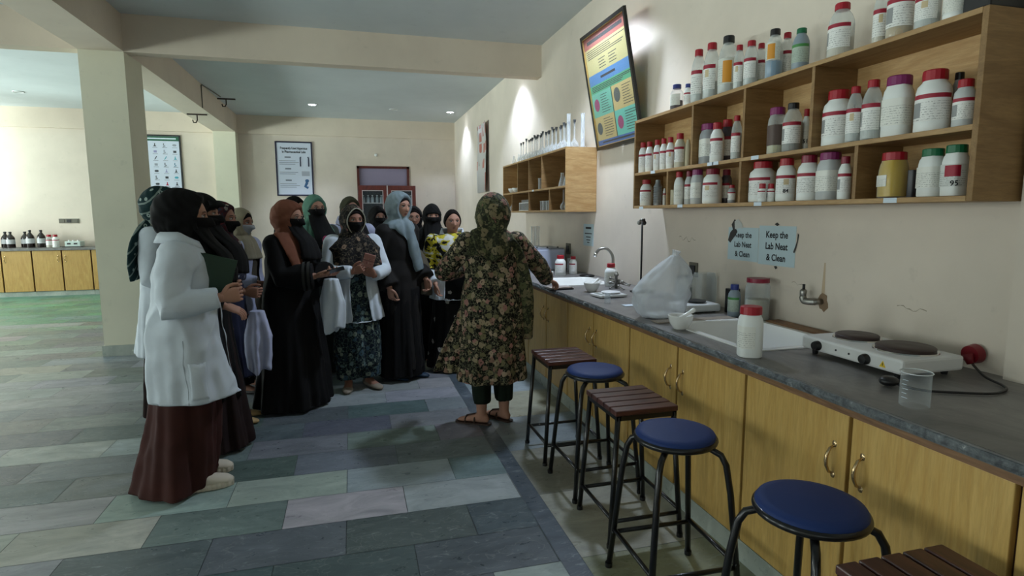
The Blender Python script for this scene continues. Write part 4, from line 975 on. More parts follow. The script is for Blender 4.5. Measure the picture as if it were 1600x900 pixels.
for z, xs, hh_ in ((1.76, (-.50, -.40, -.31, -.21, -.12, .12, .22, .32, .42, .50), .16), (1.24, (-.47, -.36, -.27, -.15, .14, .25, .38), .10)):
    for x in xs:
        k += 1; o = empty('small_bottle', ((cx0 + cx1) / 2 + x, cyf + .12, z + .0005), 'pale small bottle on the %s shelf of the glass-fronted cabinet, left to right' % ('upper' if z > 1.5 else 'second'), 'bottle', 'small bottles in the cabinet, %s shelf' % ('upper' if z > 1.5 else 'second'))
        G().lathe([(0, 0), (.034, 0), (.034, hh_ * .65), (.014, hh_ * .78), (.014, hh_ * .93), (0, hh_ * .93)], 14).build('body', M_PALEB, o, smooth=True, angle=50)
        G().lathe([(0, hh_ * .9), (.018, hh_ * .9), (.018, hh_), (0, hh_)], 12).build('cap', M_WHITEP, o, smooth=True, angle=40)

# ------------------------------------------------------------------ left bay: back counter
LYF = 12.85
xs = [-8.64, -8.16, -7.68, -7.20, -6.72, -6.24, -5.76, -5.28, -4.80, -4.32, -3.84, -3.36, -2.88]
for k in range(0, 12, 2):
    a, mid, b = xs[k], xs[k + 1], xs[k + 2]
    pos = ['at the far left end', 'second from the left end', 'left of the brown bottles', 'under the brown bottles', 'under the small white box, beside the pillar', 'behind the group, right of the pillar'][k // 2]
    r = empty('base_cabinet', (mid, LYF, 0), 'ochre cabinet of the back counter ' + pos, 'cabinet', 'ochre base cabinets of the back counter')
    G().box(a - mid + .002, b - mid - .002, .02, .52, .09, .86).build('carcass', M_GAP, r)
    G().box(a - mid + .002, b - mid - .002, .03, .06, 0, .09).build('plinth', M_SKIRT, r)
    for p, q, hx_ in ((a, mid, mid - .06), (mid, b, mid + .06)):
        dd = G().box(p - mid + .012, q - mid - .012, -.004, .02, .095, .855).build('door', M_DOORB, r, bevel=.003)
        handle(dd, hx_ - mid, -.004, .70, 'y')
wtb = tag(G().box(-8.66, -2.66, LYF - .03, YB, .8605, .905).build('worktop', M_STONE), 'grey stone top of the back counter in the left bay', 'worktop')
M_AMBER = mat('brown_bottle_glass', (30, 18, 14), .12, spec=.7)
xb = lambda px: (-6.307 + (px - 4) * .01053) * 1.03
labs = ['leftmost large brown bottle on the back counter, cut by the frame', 'brown bottle second from the left on the back counter', 'brown bottle third from the left on the back counter', 'smaller-labelled brown bottle fourth from left on the back counter', 'brown bottle second from the right on the back counter', 'rightmost brown bottle, beside the pale red-capped ones']
for px, hh_, lb, lm in zip((2, 20.6, 32.5, 49.8, 61.4, 78), (.32, .30, .30, .30, .33, .33), labs, (0, 1, 0, 1, 0, 0)):
    o = empty('winchester_bottle', (xb(px), 13.12 + (.0 if lm == 0 else .10), .9055), lb, 'bottle', 'large brown bottles on the back counter'); R_ = .068
    G().lathe([(0, 0), (R_ * .95, 0), (R_, .01), (R_, hh_ * .55), (R_ * .9, hh_ * .66), (R_ * .45, hh_ * .80), (R_ * .30, hh_ * .86), (R_ * .30, hh_ * .93), (0, hh_ * .93)], 20).build('body', M_AMBER, o, smooth=True, angle=60)
    G().lathe([(0, hh_ * .9), (R_ * .36, hh_ * .9), (R_ * .36, hh_), (0, hh_)], 14).build('cap', M_BLACK, o, smooth=True, angle=40)
    G().lathe([(R_ + .001, hh_ * .24), (R_ + .001, hh_ * .52)], 20, caps=False).build('label', mat('brown_bottle_label', (196, 198, 200) if lm == 0 else (186, 170, 170), .6), o, smooth=True)
for px, lb in ((89.5, 'left one of two pale bottles with red caps on the back counter'), (99, 'right one of two pale bottles with red caps on the back counter')):
    bottle(xb(px), 13.12, .055, .24, 'round', 'red', 'pale' if px < 95 else 'white', lb, z=.9055, rz=PI / 2)
r = empty('instrument_box', (xb(127), 13.14, .9055), 'small pale instrument box on the back counter next to the pillar', 'instrument')
G().box(-.13, .13, -.10, .10, .01, .11).build('casing', mat('pale_green_plastic', (196, 212, 206), .5), r, bevel=.01)
for x in (-.06, .05): G().box(x - .03, x + .03, -.103, -.1005, .05, .08).build('front_window', M_BLACK, r)
for x in (-.09, -.02, .06): G().lathe([(0, 0), (.018, 0), (.018, .02), (0, .02)], 12, (x, 0, .11)).build('top_knob', M_WHITEP if x else M_BLACK, r)
tag(G().box(xb(127) - .16, xb(127) + .17, 13.0, 13.03, .9055, .915).build('dark_strip', M_BLACK), 'thin dark strip in front of the instrument box', 'strip')
# ------------------------------------------------------------------ small wall shelf with glassware
QX, QB, QY0, QY1, QZ0, QZ1, QM = 2.0, WR - .002, 5.35, 7.77, 1.522, 2.14, 1.765
r = empty('wall_shelf', (QB, (QY0 + QY1) / 2, QZ0), 'smaller plywood wall shelf full of laboratory glassware beyond the framed chart', 'shelf')
part('top_board', G().box(QX, QB, QY0 + .0225, QY1 - .0205, QZ1 - .02, QZ1), M_PLY, bevel=.002)
part('bottom_board', G().box(QX, QB, QY0 + .0225, QY1 - .0205, QZ0, QZ0 + .02), M_PLY, bevel=.002)
part('middle_board', G().box(QX, QB - .01, QY0 + .02, QY1 - .02, QM - .01, QM + .01), M_PLY, bevel=.002)
part('side_panel', G().box(QX, QB, QY0, QY0 + .022, QZ0 + .0005, QZ1 - .0005), M_PINE, bevel=.002)
part('side_panel', G().box(QX, QB, QY1 - .02, QY1, QZ0 + .0005, QZ1 - .0005), M_PINE, bevel=.002)
part('back_panel', G().box(QB - .008, QB, QY0 + .02, QY1 - .02, QZ0 + .02, QZ1 - .02), M_PLY)
for y in (7.046, 6.577, 6.102): part('divider', G().box(QX, QB - .009, y - .009, y + .009, QM + .0105, QZ1 - .0205), M_PLYV)
for y in (7.31, 6.576, 5.842): part('divider', G().box(QX, QB - .009, y - .009, y + .009, QZ0 + .0205, QM - .0105), M_PLYV)
part('shelf_tag', G().box(QX - .0015, QX - .0002, 6.38, 6.44, QM - .01, QM + .01), M_PAPER)

M_FLASK = clear_mat('shelf_glassware', (232, 238, 242), .22, .04)
def flask_mesh(kind, s):
    g = G()
    if kind == 'volumetric': g.lathe([(0, 0), (.028 * s, 0), (.036 * s, .012 * s), (.042 * s, .038 * s), (.034 * s, .066 * s), (.014 * s, .086 * s), (.0075 * s, .11 * s), (.0075 * s, .23 * s), (.010 * s, .235 * s)], 18, caps=False)
    if kind == 'erlenmeyer': g.lathe([(0, 0), (.036 * s, 0), (.042 * s, .006 * s), (.018 * s, .10 * s), (.014 * s, .13 * s), (.017 * s, .135 * s)], 18, caps=False)
    if kind == 'cylinder': g.lathe([(0, 0), (.034 * s, 0), (.034 * s, .008 * s), (.017 * s, .014 * s), (.017 * s, .29 * s), (.020 * s, .295 * s)], 18, caps=False)
    if kind == 'beaker': g.lathe([(0, 0), (.034 * s, 0), (.036 * s, .004 * s), (.036 * s, .10 * s), (.039 * s, .104 * s)], 20, caps=False)
    return g
PROTO = {}
def glassware(kind, x, y, z, s, lab, group, stop=False, name=None):
    nm = {'volumetric': 'volumetric_flask', 'erlenmeyer': 'conical_flask', 'cylinder': 'measuring_cylinder', 'beaker': 'beaker'}[kind]
    key = (kind, stop, s)
    if key not in PROTO:
        o = empty(nm, (x, y, z + .0006), lab, nm.replace('_', ' ').split()[-1], group)
        flask_mesh(kind, s).build('glass_body', M_FLASK, o, smooth=True)
        if stop: G().lathe([(0, .225 * s), (.006 * s, .225 * s), (.010 * s, .242 * s), (.014 * s, .262 * s), (0, .264 * s)], 10).build('stopper', M_CORK, o, smooth=True, angle=40)
        if kind != 'volumetric':
            hh_ = {'erlenmeyer': .135, 'cylinder': .295, 'beaker': .104}[kind] * s; rr3 = {'erlenmeyer': .017, 'cylinder': .020, 'beaker': .039}[kind] * s
            G().torus((0, 0, hh_), rr3, .0015, 20, 6).build('rim', mat('glass_rim', (220, 226, 228), .1, spec=.8), o, smooth=True)
        PROTO[key] = o; return o
    o = copy_tree(PROTO[key]); o.location = (x, y, z + .0006); tag(o, lab, None, group); return o
rs = random.Random(6)
VL, VG = 'clear volumetric flask with grey stopper in the rows on top of small shelf', 'volumetric flasks on top of the small shelf'
for k in range(15):
    y = 5.62 + k * .108
    glassware('volumetric', 2.07 + rs.uniform(-.01, .01), y, QZ1, .9 if k % 3 else 1.0, VL, VG, True)
for k in range(12):
    y = 5.66 + k * .13
    glassware('volumetric', 2.20 + rs.uniform(-.01, .01), y, QZ1, 1.15, VL, VG, True)
for k in range(4):
    glassware('erlenmeyer', 2.09 + .1 * (k % 2), 7.28 + k * .12, QZ1, .85, 'clear conical flask at the far end on top of the small shelf', 'conical flasks at the far end of the small shelf top')
for k, (x, y) in enumerate(((2.08, 5.50), (2.20, 5.43), (2.24, 5.53))):
    glassware('cylinder', x, y, QZ1, 1.1, 'tall clear measuring cylinder at the near end on top of small shelf', 'measuring cylinders at the near end of the small shelf top')
for k in range(6):
    glassware('cylinder', 2.24, 5.44 + k * .085, QM + .01, 1.05, 'tall clear measuring cylinder in upper right bay of small shelf', 'measuring cylinders in the upper right bay')
for k, (x, y) in enumerate(((2.08, 5.44), (2.08, 5.54), (2.07, 5.64), (2.15, 5.50))):
    glassware('erlenmeyer', x, y, QM + .01, 1.0, 'clear conical flask in upper right bay of the small shelf', 'conical flasks in the upper right bay')
for k, y in enumerate((6.18, 6.30)):
    glassware('beaker', 2.07, y, QM + .01, 1.15, 'clear beaker in the third upper bay of the small shelf', 'beakers in the third upper bay')
for k, (x, y) in enumerate(((2.05, 5.92), (2.06, 6.02), (2.05, 6.12), (2.06, 6.22), (2.15, 6.0), (2.15, 6.15))):
    glassware('beaker', x, y, QZ0 + .02, .95, 'clear beaker in the third lower bay of the small shelf', 'beakers in the third lower bay')
for k, (x, y) in enumerate(((2.06, 5.45), (2.07, 5.60), (2.17, 5.52))):
    glassware('volumetric', x, y, QZ0 + .02, .85, 'clear volumetric flask in the lower right bay of small shelf', 'volumetric flasks in the lower right bay', False)
for k, (x, y) in enumerate(((2.07, 7.42), (2.07, 7.55))):
    glassware('volumetric', x, y, QZ0 + .02, .85, 'clear volumetric flask in the lower left bay of small shelf', 'volumetric flasks in the lower left bay', False)
for k, y in enumerate((7.28 + .05, 7.52)):
    q = empty('porcelain_bowl', (2.07, y, QM + .0105), ('right' if k == 0 else 'left') + ' one of two white bowls in the upper left bay of the small shelf', 'bowl', 'white bowls in the small shelf')
    G().lathe([(0, 0), (.03, 0), (.055, .03), (.062, .06), (.056, .058), (.045, .03), (0, .012)], 24).build('bowl', M_CERAM, q, smooth=True)
    G().box(-.012, .012, -.068, -.055, .045, .058).build('spout', M_CERAM, q)
q = empty('test_tube_rack', (2.08, 6.93, QZ0 + .0205), 'rack of clear test tubes in the lower bay of the small shelf', 'rack')
G().box(-.03, .03, -.22, .22, 0, .01).box(-.03, .03, -.22, .22, .09, .10).box(-.03, .03, -.225, -.215, 0, .10).box(-.03, .03, .215, .225, 0, .10).build('frame', M_WHITEP, q)
tt = None
for k in range(9):
    if tt is None:
        tt = empty('test_tube', (2.08, 6.93 - .18, QZ0 + .032), 'clear test tube standing in the rack on the small shelf', 'test tube', 'test tubes in the rack')
        G().lathe([(0, 0), (.008, .003), (.011, .012), (.011, .12), (.013, .122)], 12, caps=False).build('glass_wall', M_FLASK, tt, smooth=True); c0 = tt
    else:
        c0 = copy_tree(tt); c0.location = (2.08, 6.93 - .18 + k * .045, QZ0 + .032)

# ------------------------------------------------------------------ far end of the right worktop
r = empty('white_water_bath', (2.0, 6.25, Z), 'low white metal box with dark rim on the worktop beyond the far sink', 'box')
G().box(-.25, .24, -.25, .25, 0, .225).build('casing', mat('bluish_white_metal', (196, 204, 226), .4), r, bevel=.012)
G().box(-.24, .23, -.24, .24, .226, .238).build('lid', mat('greyish_lid', (140, 146, 158), .4), r, bevel=.004)
for k in range(4): G().ball((-.18 + k * .12, -.18, .243), .012, .012, .008).build('lid_knob', M_BLACK, r, smooth=True)
for k, (x, y) in enumerate(((2.10, 6.72), (2.18, 6.80))):
    glassware('cylinder', x, y, Z, 1.55, 'large clear measuring cylinder standing behind the white metal box', 'large measuring cylinders behind the white box')
glassware('beaker', 2.24, 5.80, Z, 1.3, 'clear beaker between the dark socket and the white red-capped bottles', None)
o = bottle(1.98, 6.62, .045, .30, 'tall', 'red', 'clear', 'clear bottle with red cap behind the left part of the white box')
for k in range(4):
    o = empty('dropper_bottle', (1.70 + .07 * k, 7.0 - .05 * k, Z), 'small bottle with black stopper behind the woman in floral dress', 'bottle', 'black-stoppered bottles on the far worktop')
    G().lathe([(0, 0), (.03, 0), (.03, .20), (.012, .25), (.012, .29), (0, .29)], 14).build('body', M_CLEARP, o, smooth=True, angle=50)
    G().lathe([(0, .285), (.02, .285), (.02, .32), (0, .32)], 12).build('stopper', M_BLACK, o, smooth=True, angle=40)
# tray / clipboard under the hand
r = empty('clipboard', (1.60, 4.42, Z), 'dark clipboard with papers on the worktop edge under the teacher\'s hand', 'clipboard', None, .1)
G().box(-.10, .11, -.05, .07, 0, .012).build('board', M_BLACK, r, bevel=.003)
G().box(-.09, .10, -.045, .06, .0125, .02).build('papers', mat('dull_papers', (150, 140, 134), .7), r)
tag(G().lathe([(0, 0), (.05, 0), (.055, .045), (.058, .048), (.058, .056), (0, .056)], 24, (1.80, 5.30, Z), ).build('white_tub', M_WHITEP, smooth=True, angle=50), 'small white lidded tub on the worktop beside the far sink', 'tub')
tag(G().lathe([(0, 0), (.07, 0), (.075, .012), (.05, .02), (0, .022)], 24, (2.2, 5.28, Z)).build('black_dish', M_BLACK, smooth=True), 'flat black dish on the worktop behind the curved tap', 'dish')
# ------------------------------------------------------------------ people
SKIN = mat('skin', (176, 132, 112), .6, spec=.25)
SKIN_D = mat('skin_tan', (150, 108, 90), .6, spec=.25)
M_LIP = mat('lips', (146, 96, 86), .5); M_EYEW = mat('eye_white', (206, 200, 194), .3); M_IRIS = mat('iris_dark', (30, 20, 16), .2); M_BROW = mat('eyebrow_hair', (54, 38, 34), .8)
M_HAIR = mat('black_hair', (20, 15, 14), .8, spec=.15)
def cloth(name, col, rough=.85, var=.10, sheen=.0):
    if name in MATS: return MATS[name]
    m = mat(name, col, rough, spec=.25); t = NT(m); v = t.coords('Object')
    n = t.noise(v, 6, 4, .6, .5)
    t.base(t.ramp(n, [(.3, rgb(*[int(q * (1 - var)) for q in col])), (.7, rgb(*[min(255, int(q * (1 + var * .6))) for q in col]))]))
    t.bump(t.noise(v, 260, 2), .12, .001); return m
C_BLACK = cloth('black_fabric', (9, 8, 9)); C_BLACK2 = cloth('charcoal_fabric', (29, 27, 26)); C_BROWN = cloth('dark_brown_skirt', (62, 32, 27)); C_DBROWN = cloth('deep_brown_skirt', (34, 20, 19))
C_COAT = cloth('white_lab_coat', (206, 214, 222), .8, .04); C_COATL = cloth('lilac_white_coat', (176, 180, 206), .8, .05)
C_RUST = cloth('rust_hijab', (112, 68, 50)); C_MINT = cloth('mint_hijab', (92, 134, 116)); C_OLIVE = cloth('olive_hijab', (62, 62, 46)); C_GREYB = cloth('grey_blue_hijab', (122, 136, 142))
C_CREAM = cloth('cream_hijab', (150, 142, 120)); C_TAUPE = cloth('taupe_shawl', (84, 78, 66)); C_GREENT = cloth('dark_green_trousers', (24, 36, 26)); C_GREYG = cloth('grey_green_abaya', (62, 66, 60))
C_MASK = cloth('surgical_mask_white', (176, 182, 190), .7, .03)
C_DENIM = cloth('navy_cloth', (34, 38, 60))
M_SNEAK = mat('chunky_cream_rubber', (204, 194, 176), .7); M_FLATS = mat('teal_blue_flats', (22, 50, 72), .6); M_BEIGES = mat('beige_shoe', (142, 130, 114), .6); M_TAN = mat('tan_sandal', (176, 146, 98), .6); M_DSHOE = mat('dark_shoe', (34, 28, 28), .5)

def floral(name, base, cols, scale, thr=.34, leaf=None, leaf_thr=.3, warp=.25):
    """printed fabric: blossoms of mixed colours and leaves over a plain ground"""
    if name in MATS: return MATS[name]
    m = mat(name, base, .85, spec=.2); t = NT(m); v = t.coords('Object')
    nv = t.n('ShaderNodeTexNoise', {'Vector': v, 'Scale': scale * 1.4, 'Detail': 2.0})
    w = t.n('ShaderNodeVectorMath', {0: nv.outputs['Color']}, operation='SCALE'); w.inputs['Scale'].default_value = warp / scale * 2.5
    vv = t.n('ShaderNodeVectorMath', {0: v, 1: w.outputs[0]}, operation='ADD').outputs[0]
    c = rgb(*base)
    if leaf:
        v3 = t.voro(vv, scale * 2.3); c = t.mix(t.math('LESS_THAN', v3.outputs['Distance'], leaf_thr), c, rgb(*leaf))
        v4 = t.voro(vv, scale * 1.7, 'DISTANCE_TO_EDGE'); c = t.mix(t.math('LESS_THAN', v4.outputs['Distance'], .05), c, rgb(*[int(q * .8) for q in leaf]))
    v1 = t.voro(vv, scale); n = len(cols)
    sep = t.n('ShaderNodeSeparateColor', {0: v1.outputs['Color']})
    fc_ = t.ramp(sep.outputs[0], [(k / n, rgb(*q)) for k, q in enumerate(cols)], 'CONSTANT')
    pet = t.math('ADD', v1.outputs['Distance'], t.math('MULTIPLY', t.noise(vv, scale * 5, 2), .22))
    c = t.mix(t.math('LESS_THAN', pet, thr + .11), c, fc_)
    c = t.mix(t.math('LESS_THAN', v1.outputs['Distance'], thr * .28), c, rgb(*[int(q * .55) for q in cols[0]]))
    t.base(c); return m
F_TEACH = floral('floral_kurta', (26, 24, 20), [(168, 122, 112), (160, 144, 116), (122, 116, 84), (174, 152, 128), (138, 108, 90)], 23, .46, (118, 116, 90), .34, .4)
F_TEACHD = floral('olive_floral_scarf', (44, 46, 34), [(112, 104, 76), (90, 92, 62), (128, 116, 88), (128, 92, 80)], 17, .44, (90, 92, 62), .38, .6)
F_TAN = floral('black_tan_floral', (20, 18, 18), [(126, 104, 84), (96, 84, 70), (110, 76, 70), (24, 22, 22)], 15, .30, (84, 76, 62), .26)
F_BLUE = floral('blue_grey_floral', (20, 28, 38), [(92, 112, 112), (118, 128, 114), (62, 84, 96), (40, 52, 62)], 18, .38, (92, 110, 102), .28)
F_RED = floral('red_white_pattern', (62, 22, 26), [(150, 140, 132), (40, 44, 60), (90, 30, 34), (120, 110, 108)], 26, .36, (34, 38, 50), .34)
F_WHITEF = floral('black_white_embroidery', (16, 15, 16), [(16, 15, 16), (160, 158, 152), (16, 15, 16), (150, 148, 144)], 13, .30, (16, 15, 16), .1)
F_NAVY = floral('navy_pale_pattern', (40, 42, 58), [(150, 152, 160), (60, 62, 80), (120, 118, 130)], 24, .30, (84, 86, 100), .2)
# teal scarf with white flowers and stripes
m = mat('teal_flower_scarf', (24, 50, 52), .85, spec=.2); t = NT(m); v = t.coords('Object')
v1 = t.voro(v, 17, rnd=.55); ringm = t.math('MULTIPLY', t.math('LESS_THAN', v1.outputs['Distance'], .25), t.math('GREATER_THAN', v1.outputs['Distance'], .11))
w = t.n('ShaderNodeTexWave', {'Vector': t.coords('Object', rot=(0, .9, .5)), 'Scale': 6.0, 'Distortion': 1.0}).outputs['Fac']
c = t.mix(t.math('GREATER_THAN', w, .93), rgb(24, 48, 50), rgb(120, 134, 128)); c = t.mix(ringm, c, rgb(150, 164, 158)); t.base(c); F_TEAL = m
# yellow, black and white shawl
m = mat('yellow_black_shawl', (186, 170, 60), .8, spec=.25); t = NT(m); v = t.coords('Object', rot=(0, .7, 0), scale=(1, 1, 1.6))
nz = t.noise(v, 7, 3, .6, 1.2); n2 = t.noise(t.coords('Object', rot=(0, -.6, .4), loc=(3, 1, 2)), 6, 3, .55, .8)
c = t.ramp(nz, [(.0, rgb(20, 20, 20)), (.40, rgb(20, 20, 20)), (.44, rgb(190, 176, 48)), (.50, rgb(190, 176, 48)), (.54, rgb(208, 208, 200))], 'CONSTANT')
c = t.mix(t.math('GREATER_THAN', n2, .60), c, rgb(24, 22, 22)); t.base(c); F_YEL = m

def ell(cx, cy, z, rx, ry, n=40, p=2.0, rz=0.0):
    out = []
    for j in range(n):
        a = 2 * PI * j / n; ca, sa = math.cos(a), math.sin(a)
        x = rx * math.copysign(abs(ca) ** (2 / p), ca); y = ry * math.copysign(abs(sa) ** (2 / p), sa)
        if rz: x, y = x * math.cos(rz) - y * math.sin(rz), x * math.sin(rz) + y * math.cos(rz)
        out.append((cx + x, cy + y, z))
    return out
def fuse(g, voxel, smooth_it=4, sm=.5):
    """merge overlapping closed shapes into one continuous skin; returns a mesh"""
    me = g.mesh('tmp', []); b = bmesh.new(); b.from_mesh(me); bmesh.ops.recalc_face_normals(b, faces=b.faces); b.to_mesh(me); b.free()
    o = D.objects.new('tmp', me); COL.objects.link(o)
    rm = o.modifiers.new('r', 'REMESH'); rm.mode = 'VOXEL'; rm.voxel_size = voxel; rm.use_smooth_shade = True
    if smooth_it: s = o.modifiers.new('s', 'SMOOTH'); s.factor = sm; s.iterations = smooth_it
    out = D.meshes.new_from_object(o.evaluated_get(bpy.context.evaluated_depsgraph_get())); D.objects.remove(o); D.meshes.remove(me); return out
def co_get(me):
    a = np.empty(len(me.vertices) * 3); me.vertices.foreach_get('co', a); return a.reshape(-1, 3)
def co_set(me, a): me.vertices.foreach_set('co', a.ravel()); me.update()
def nrm(me):
    a = np.empty(len(me.vertices) * 3); me.vertices.foreach_get('normal', a); return a.reshape(-1, 3)
def sines(p, f, seed):
    r = np.random.RandomState(seed); out = 0
    for k in range(5):
        d = r.normal(size=3); d /= np.linalg.norm(d); out = out + np.sin(p @ d * f * r.uniform(.6, 1.5) + r.uniform(0, 6))
    return out / 3.0
def wrinkle(me, amp=.004, fold=0.0, zw=1.0, zh=0.0, nf=11, seed=1, cx=0.0, cy=0.0, xs=0.0, floor_=True):
    p = co_get(me); n = nrm(me); d = amp * sines(p * [1, 1, .6], 24, seed) + amp * .55 * sines(p, 55, seed + 9)
    s3 = sines(p * [1, 1, .5], 17, seed + 4); d = d + amp * 1.6 * (1 - np.abs(s3)) ** 3 - amp * .3
    if fold:
        t = np.clip((zw - p[:, 2]) / max(zw - zh, .01), 0, 1); th = np.arctan2(p[:, 1] - cy, p[:, 0] - cx)
        rr = np.random.RandomState(seed); ph = rr.uniform(0, 6, 4)
        d = d + fold * t * (np.sin(nf * th + ph[0] + 1.5 * p[:, 2]) + .6 * np.sin((nf * 1.7) * th + ph[1] - 2 * p[:, 2]) + .3 * np.sin(nf * 3 * th + ph[2]))
        flat = n.copy(); flat[:, 2] *= .2; n = flat
    p = p + n * d[:, None]; p[:, 2] = np.maximum(p[:, 2], .004) if floor_ else p[:, 2]; co_set(me, p)
def finish(me, name, mats, parent, smooth=True):
    idx = [p_.material_index for p_ in me.polygons]; me.materials.clear()
    for m_ in (mats if isinstance(mats, (list, tuple)) else [mats]): me.materials.append(m_)
    me.polygons.foreach_set('material_index', idx if isinstance(mats, (list, tuple)) else [0] * len(idx))
    me.polygons.foreach_set('use_smooth', [smooth] * len(me.polygons)); me.name = name
    o = D.objects.new(name, me); COL.objects.link(o)
    if parent is not None: o.parent = parent
    return o

# ---- head
HA, HB, HC = .074, .094, .113
def face_r(az, el):
    """distance from the head centre to its skin, az 0 = straight ahead (+y)"""
    x, y, z = math.sin(az) * math.cos(el), math.cos(az) * math.cos(el), math.sin(el)
    a, b, c = HA, HB, HC
    r = 1 / math.sqrt((x / a) ** 2 + (y / b) ** 2 + (z / c) ** 2)
    px, py, pz = x * r, y * r, z * r
    if pz < 0: k = min(1, -pz / .11); r *= 1 - .20 * (abs(x) ** 1.0) * k - (.10 * k if y < 0 else 0)
    if y > 0:
        g = lambda cx, cz, sx, sz: math.exp(-((px - cx) / sx) ** 2 - ((pz - cz) / sz) ** 2)
        d = 0
        d += .015 * math.exp(-(px / .0095) ** 2) * (max(0, 1 - abs(pz + .026) / .016) * .5 + max(0, min(1, (.018 - pz) / .05)) * (1 if pz > -.030 else max(0, 1 - (-.030 - pz) / .010)))
        d += .004 * (g(.010, -.031, .007, .007) + g(-.010, -.031, .007, .007))
        d -= .009 * (g(.030, .008, .016, .011) + g(-.030, .008, .016, .011))
        d += .004 * (g(.028, .028, .02, .007) + g(-.028, .028, .02, .007))
        d += .005 * g(0, -.054, .018, .005) + .005 * g(0, -.064, .015, .005) - .003 * g(0, -.0585, .02, .0022)
        d += .006 * g(0, -.090, .020, .014) + .003 * (g(.04, -.02, .02, .02) + g(-.04, -.02, .02, .02))
        r += d
    return r
def head_geo(M, NA=72, NE=52):
    """grid head with eyes and ears; faces get material 0 skin 1 lip 2 white 3 iris 4 brow"""
    g = G(); s0 = len(g.v); rows = []
    for i in range(NE + 1):
        el = -PI / 2 + .02 + (PI - .04) * i / NE; row = []
        for j in range(NA):
            az = 2 * PI * j / NA; az = az - .35 * math.sin(az) * .9 if False else az
            # denser towards the face
            a2 = (az if az <= PI else az - 2 * PI); a2 = math.copysign(PI * (abs(a2) / PI) ** 1.35, a2)
            r = face_r(a2, el); row.append((math.sin(a2) * math.cos(el) * r, math.cos(a2) * math.cos(el) * r, math.sin(el) * r))
        rows.append(row)
    g.loft(rows)
    for k, f in enumerate(g.f):
        c = [sum(g.v[i][q] for i in f) / len(f) for q in range(3)]
        if c[1] > .05 and len(f) == 4:
            if abs(c[0]) < .021 - abs(c[2] + .0585) * 1.2 and -.070 < c[2] < -.049: g.mi[k] = 1
            elif False and .012 < abs(c[0]) < .048 and abs(c[2] - (.027 + .06 * (.0 if abs(c[0]) < .035 else (.035 - abs(c[0])) * .9))) < .0026: g.mi[k] = 4
            elif ((abs(c[0]) - .031) / .017) ** 2 + ((c[2] - .0095) / .0045) ** 2 < 0: g.mi[k] = 4
    for s in (-1, 1):
        g.cur = 2; g.ball((s * .031, .0755, .006), .0135, .0125, .0085, 12, 8)
        g.cur = 3; g.ball((s * .031, .0857, .006), .0060, .0035, .0060, 10, 6)
        g.cur = 4; g.tube([(s * .016, .086, .011), (s * .024, .0888, .0145), (s * .032, .0890, .0155), (s * .040, .0865, .0135), (s * .047, .081, .009)], .0021, 5)
        g.cur = 0; g.tube([(s * .014, .083, .0175), (s * .024, .088, .0205), (s * .032, .0882, .0215), (s * .041, .085, .0195), (s * .048, .079, .015)], .003, 6)
        g.cur = 4; g.tube([(s * .013, .0865, .026), (s * .022, .0895, .0285), (s * .032, .0885, .0300), (s * .042, .0835, .0285), (s * .049, .077, .025)], [.0022, .0028, .0026, .0022, .0012], 6); g.cur = 0
        g.ball((s * .0745, -.004, -.004), .009, .019, .030, 10, 8)
    g.xf(M); return g
def hood_geo(M, opening=(50, 52, -12), th=.018, fit=1.0, back=.012, NA=72, NE=48, seed=0, rim=.004):
    g = G(); rows = []; rr4 = random.Random(seed); ph = rr4.uniform(0, 6)
    for i in range(NE + 1):
        el = -PI / 2 + .02 + (PI - .04) * i / NE; row = []
        for j in range(NA):
            az = 2 * PI * j / NA; a2 = az if az <= PI else az - 2 * PI
            x, y, z = math.sin(a2) * math.cos(el), math.cos(a2) * math.cos(el), math.sin(el)
            a, b, c = HA + th, HB + th, HC + th
            ro = 1 / math.sqrt((x / a) ** 2 + (y / b) ** 2 + (z / c) ** 2) * fit
            if y < 0: ro += back * -y
            ro += .0035 * math.sin(a2 * 5 + z * 9 + ph) * (1 - abs(z)) + .002 * math.sin(a2 * 11 - z * 16 + ph)
            if opening:
                ah, eh, e0 = opening; w = math.hypot(math.degrees(a2) / ah, (math.degrees(el) - e0) / eh)
                if w < 1: ro = face_r(a2, el) * .80
                elif w < 1.14: ro = face_r(a2, el) * .80 + (ro + rim - face_r(a2, el) * .80) * ((w - 1) / .14) ** .4
                elif w < 1.3: ro += rim
            row.append((x * ro, y * ro, z * ro))
        rows.append(row)
    g.loft(rows); g.xf(M); return g
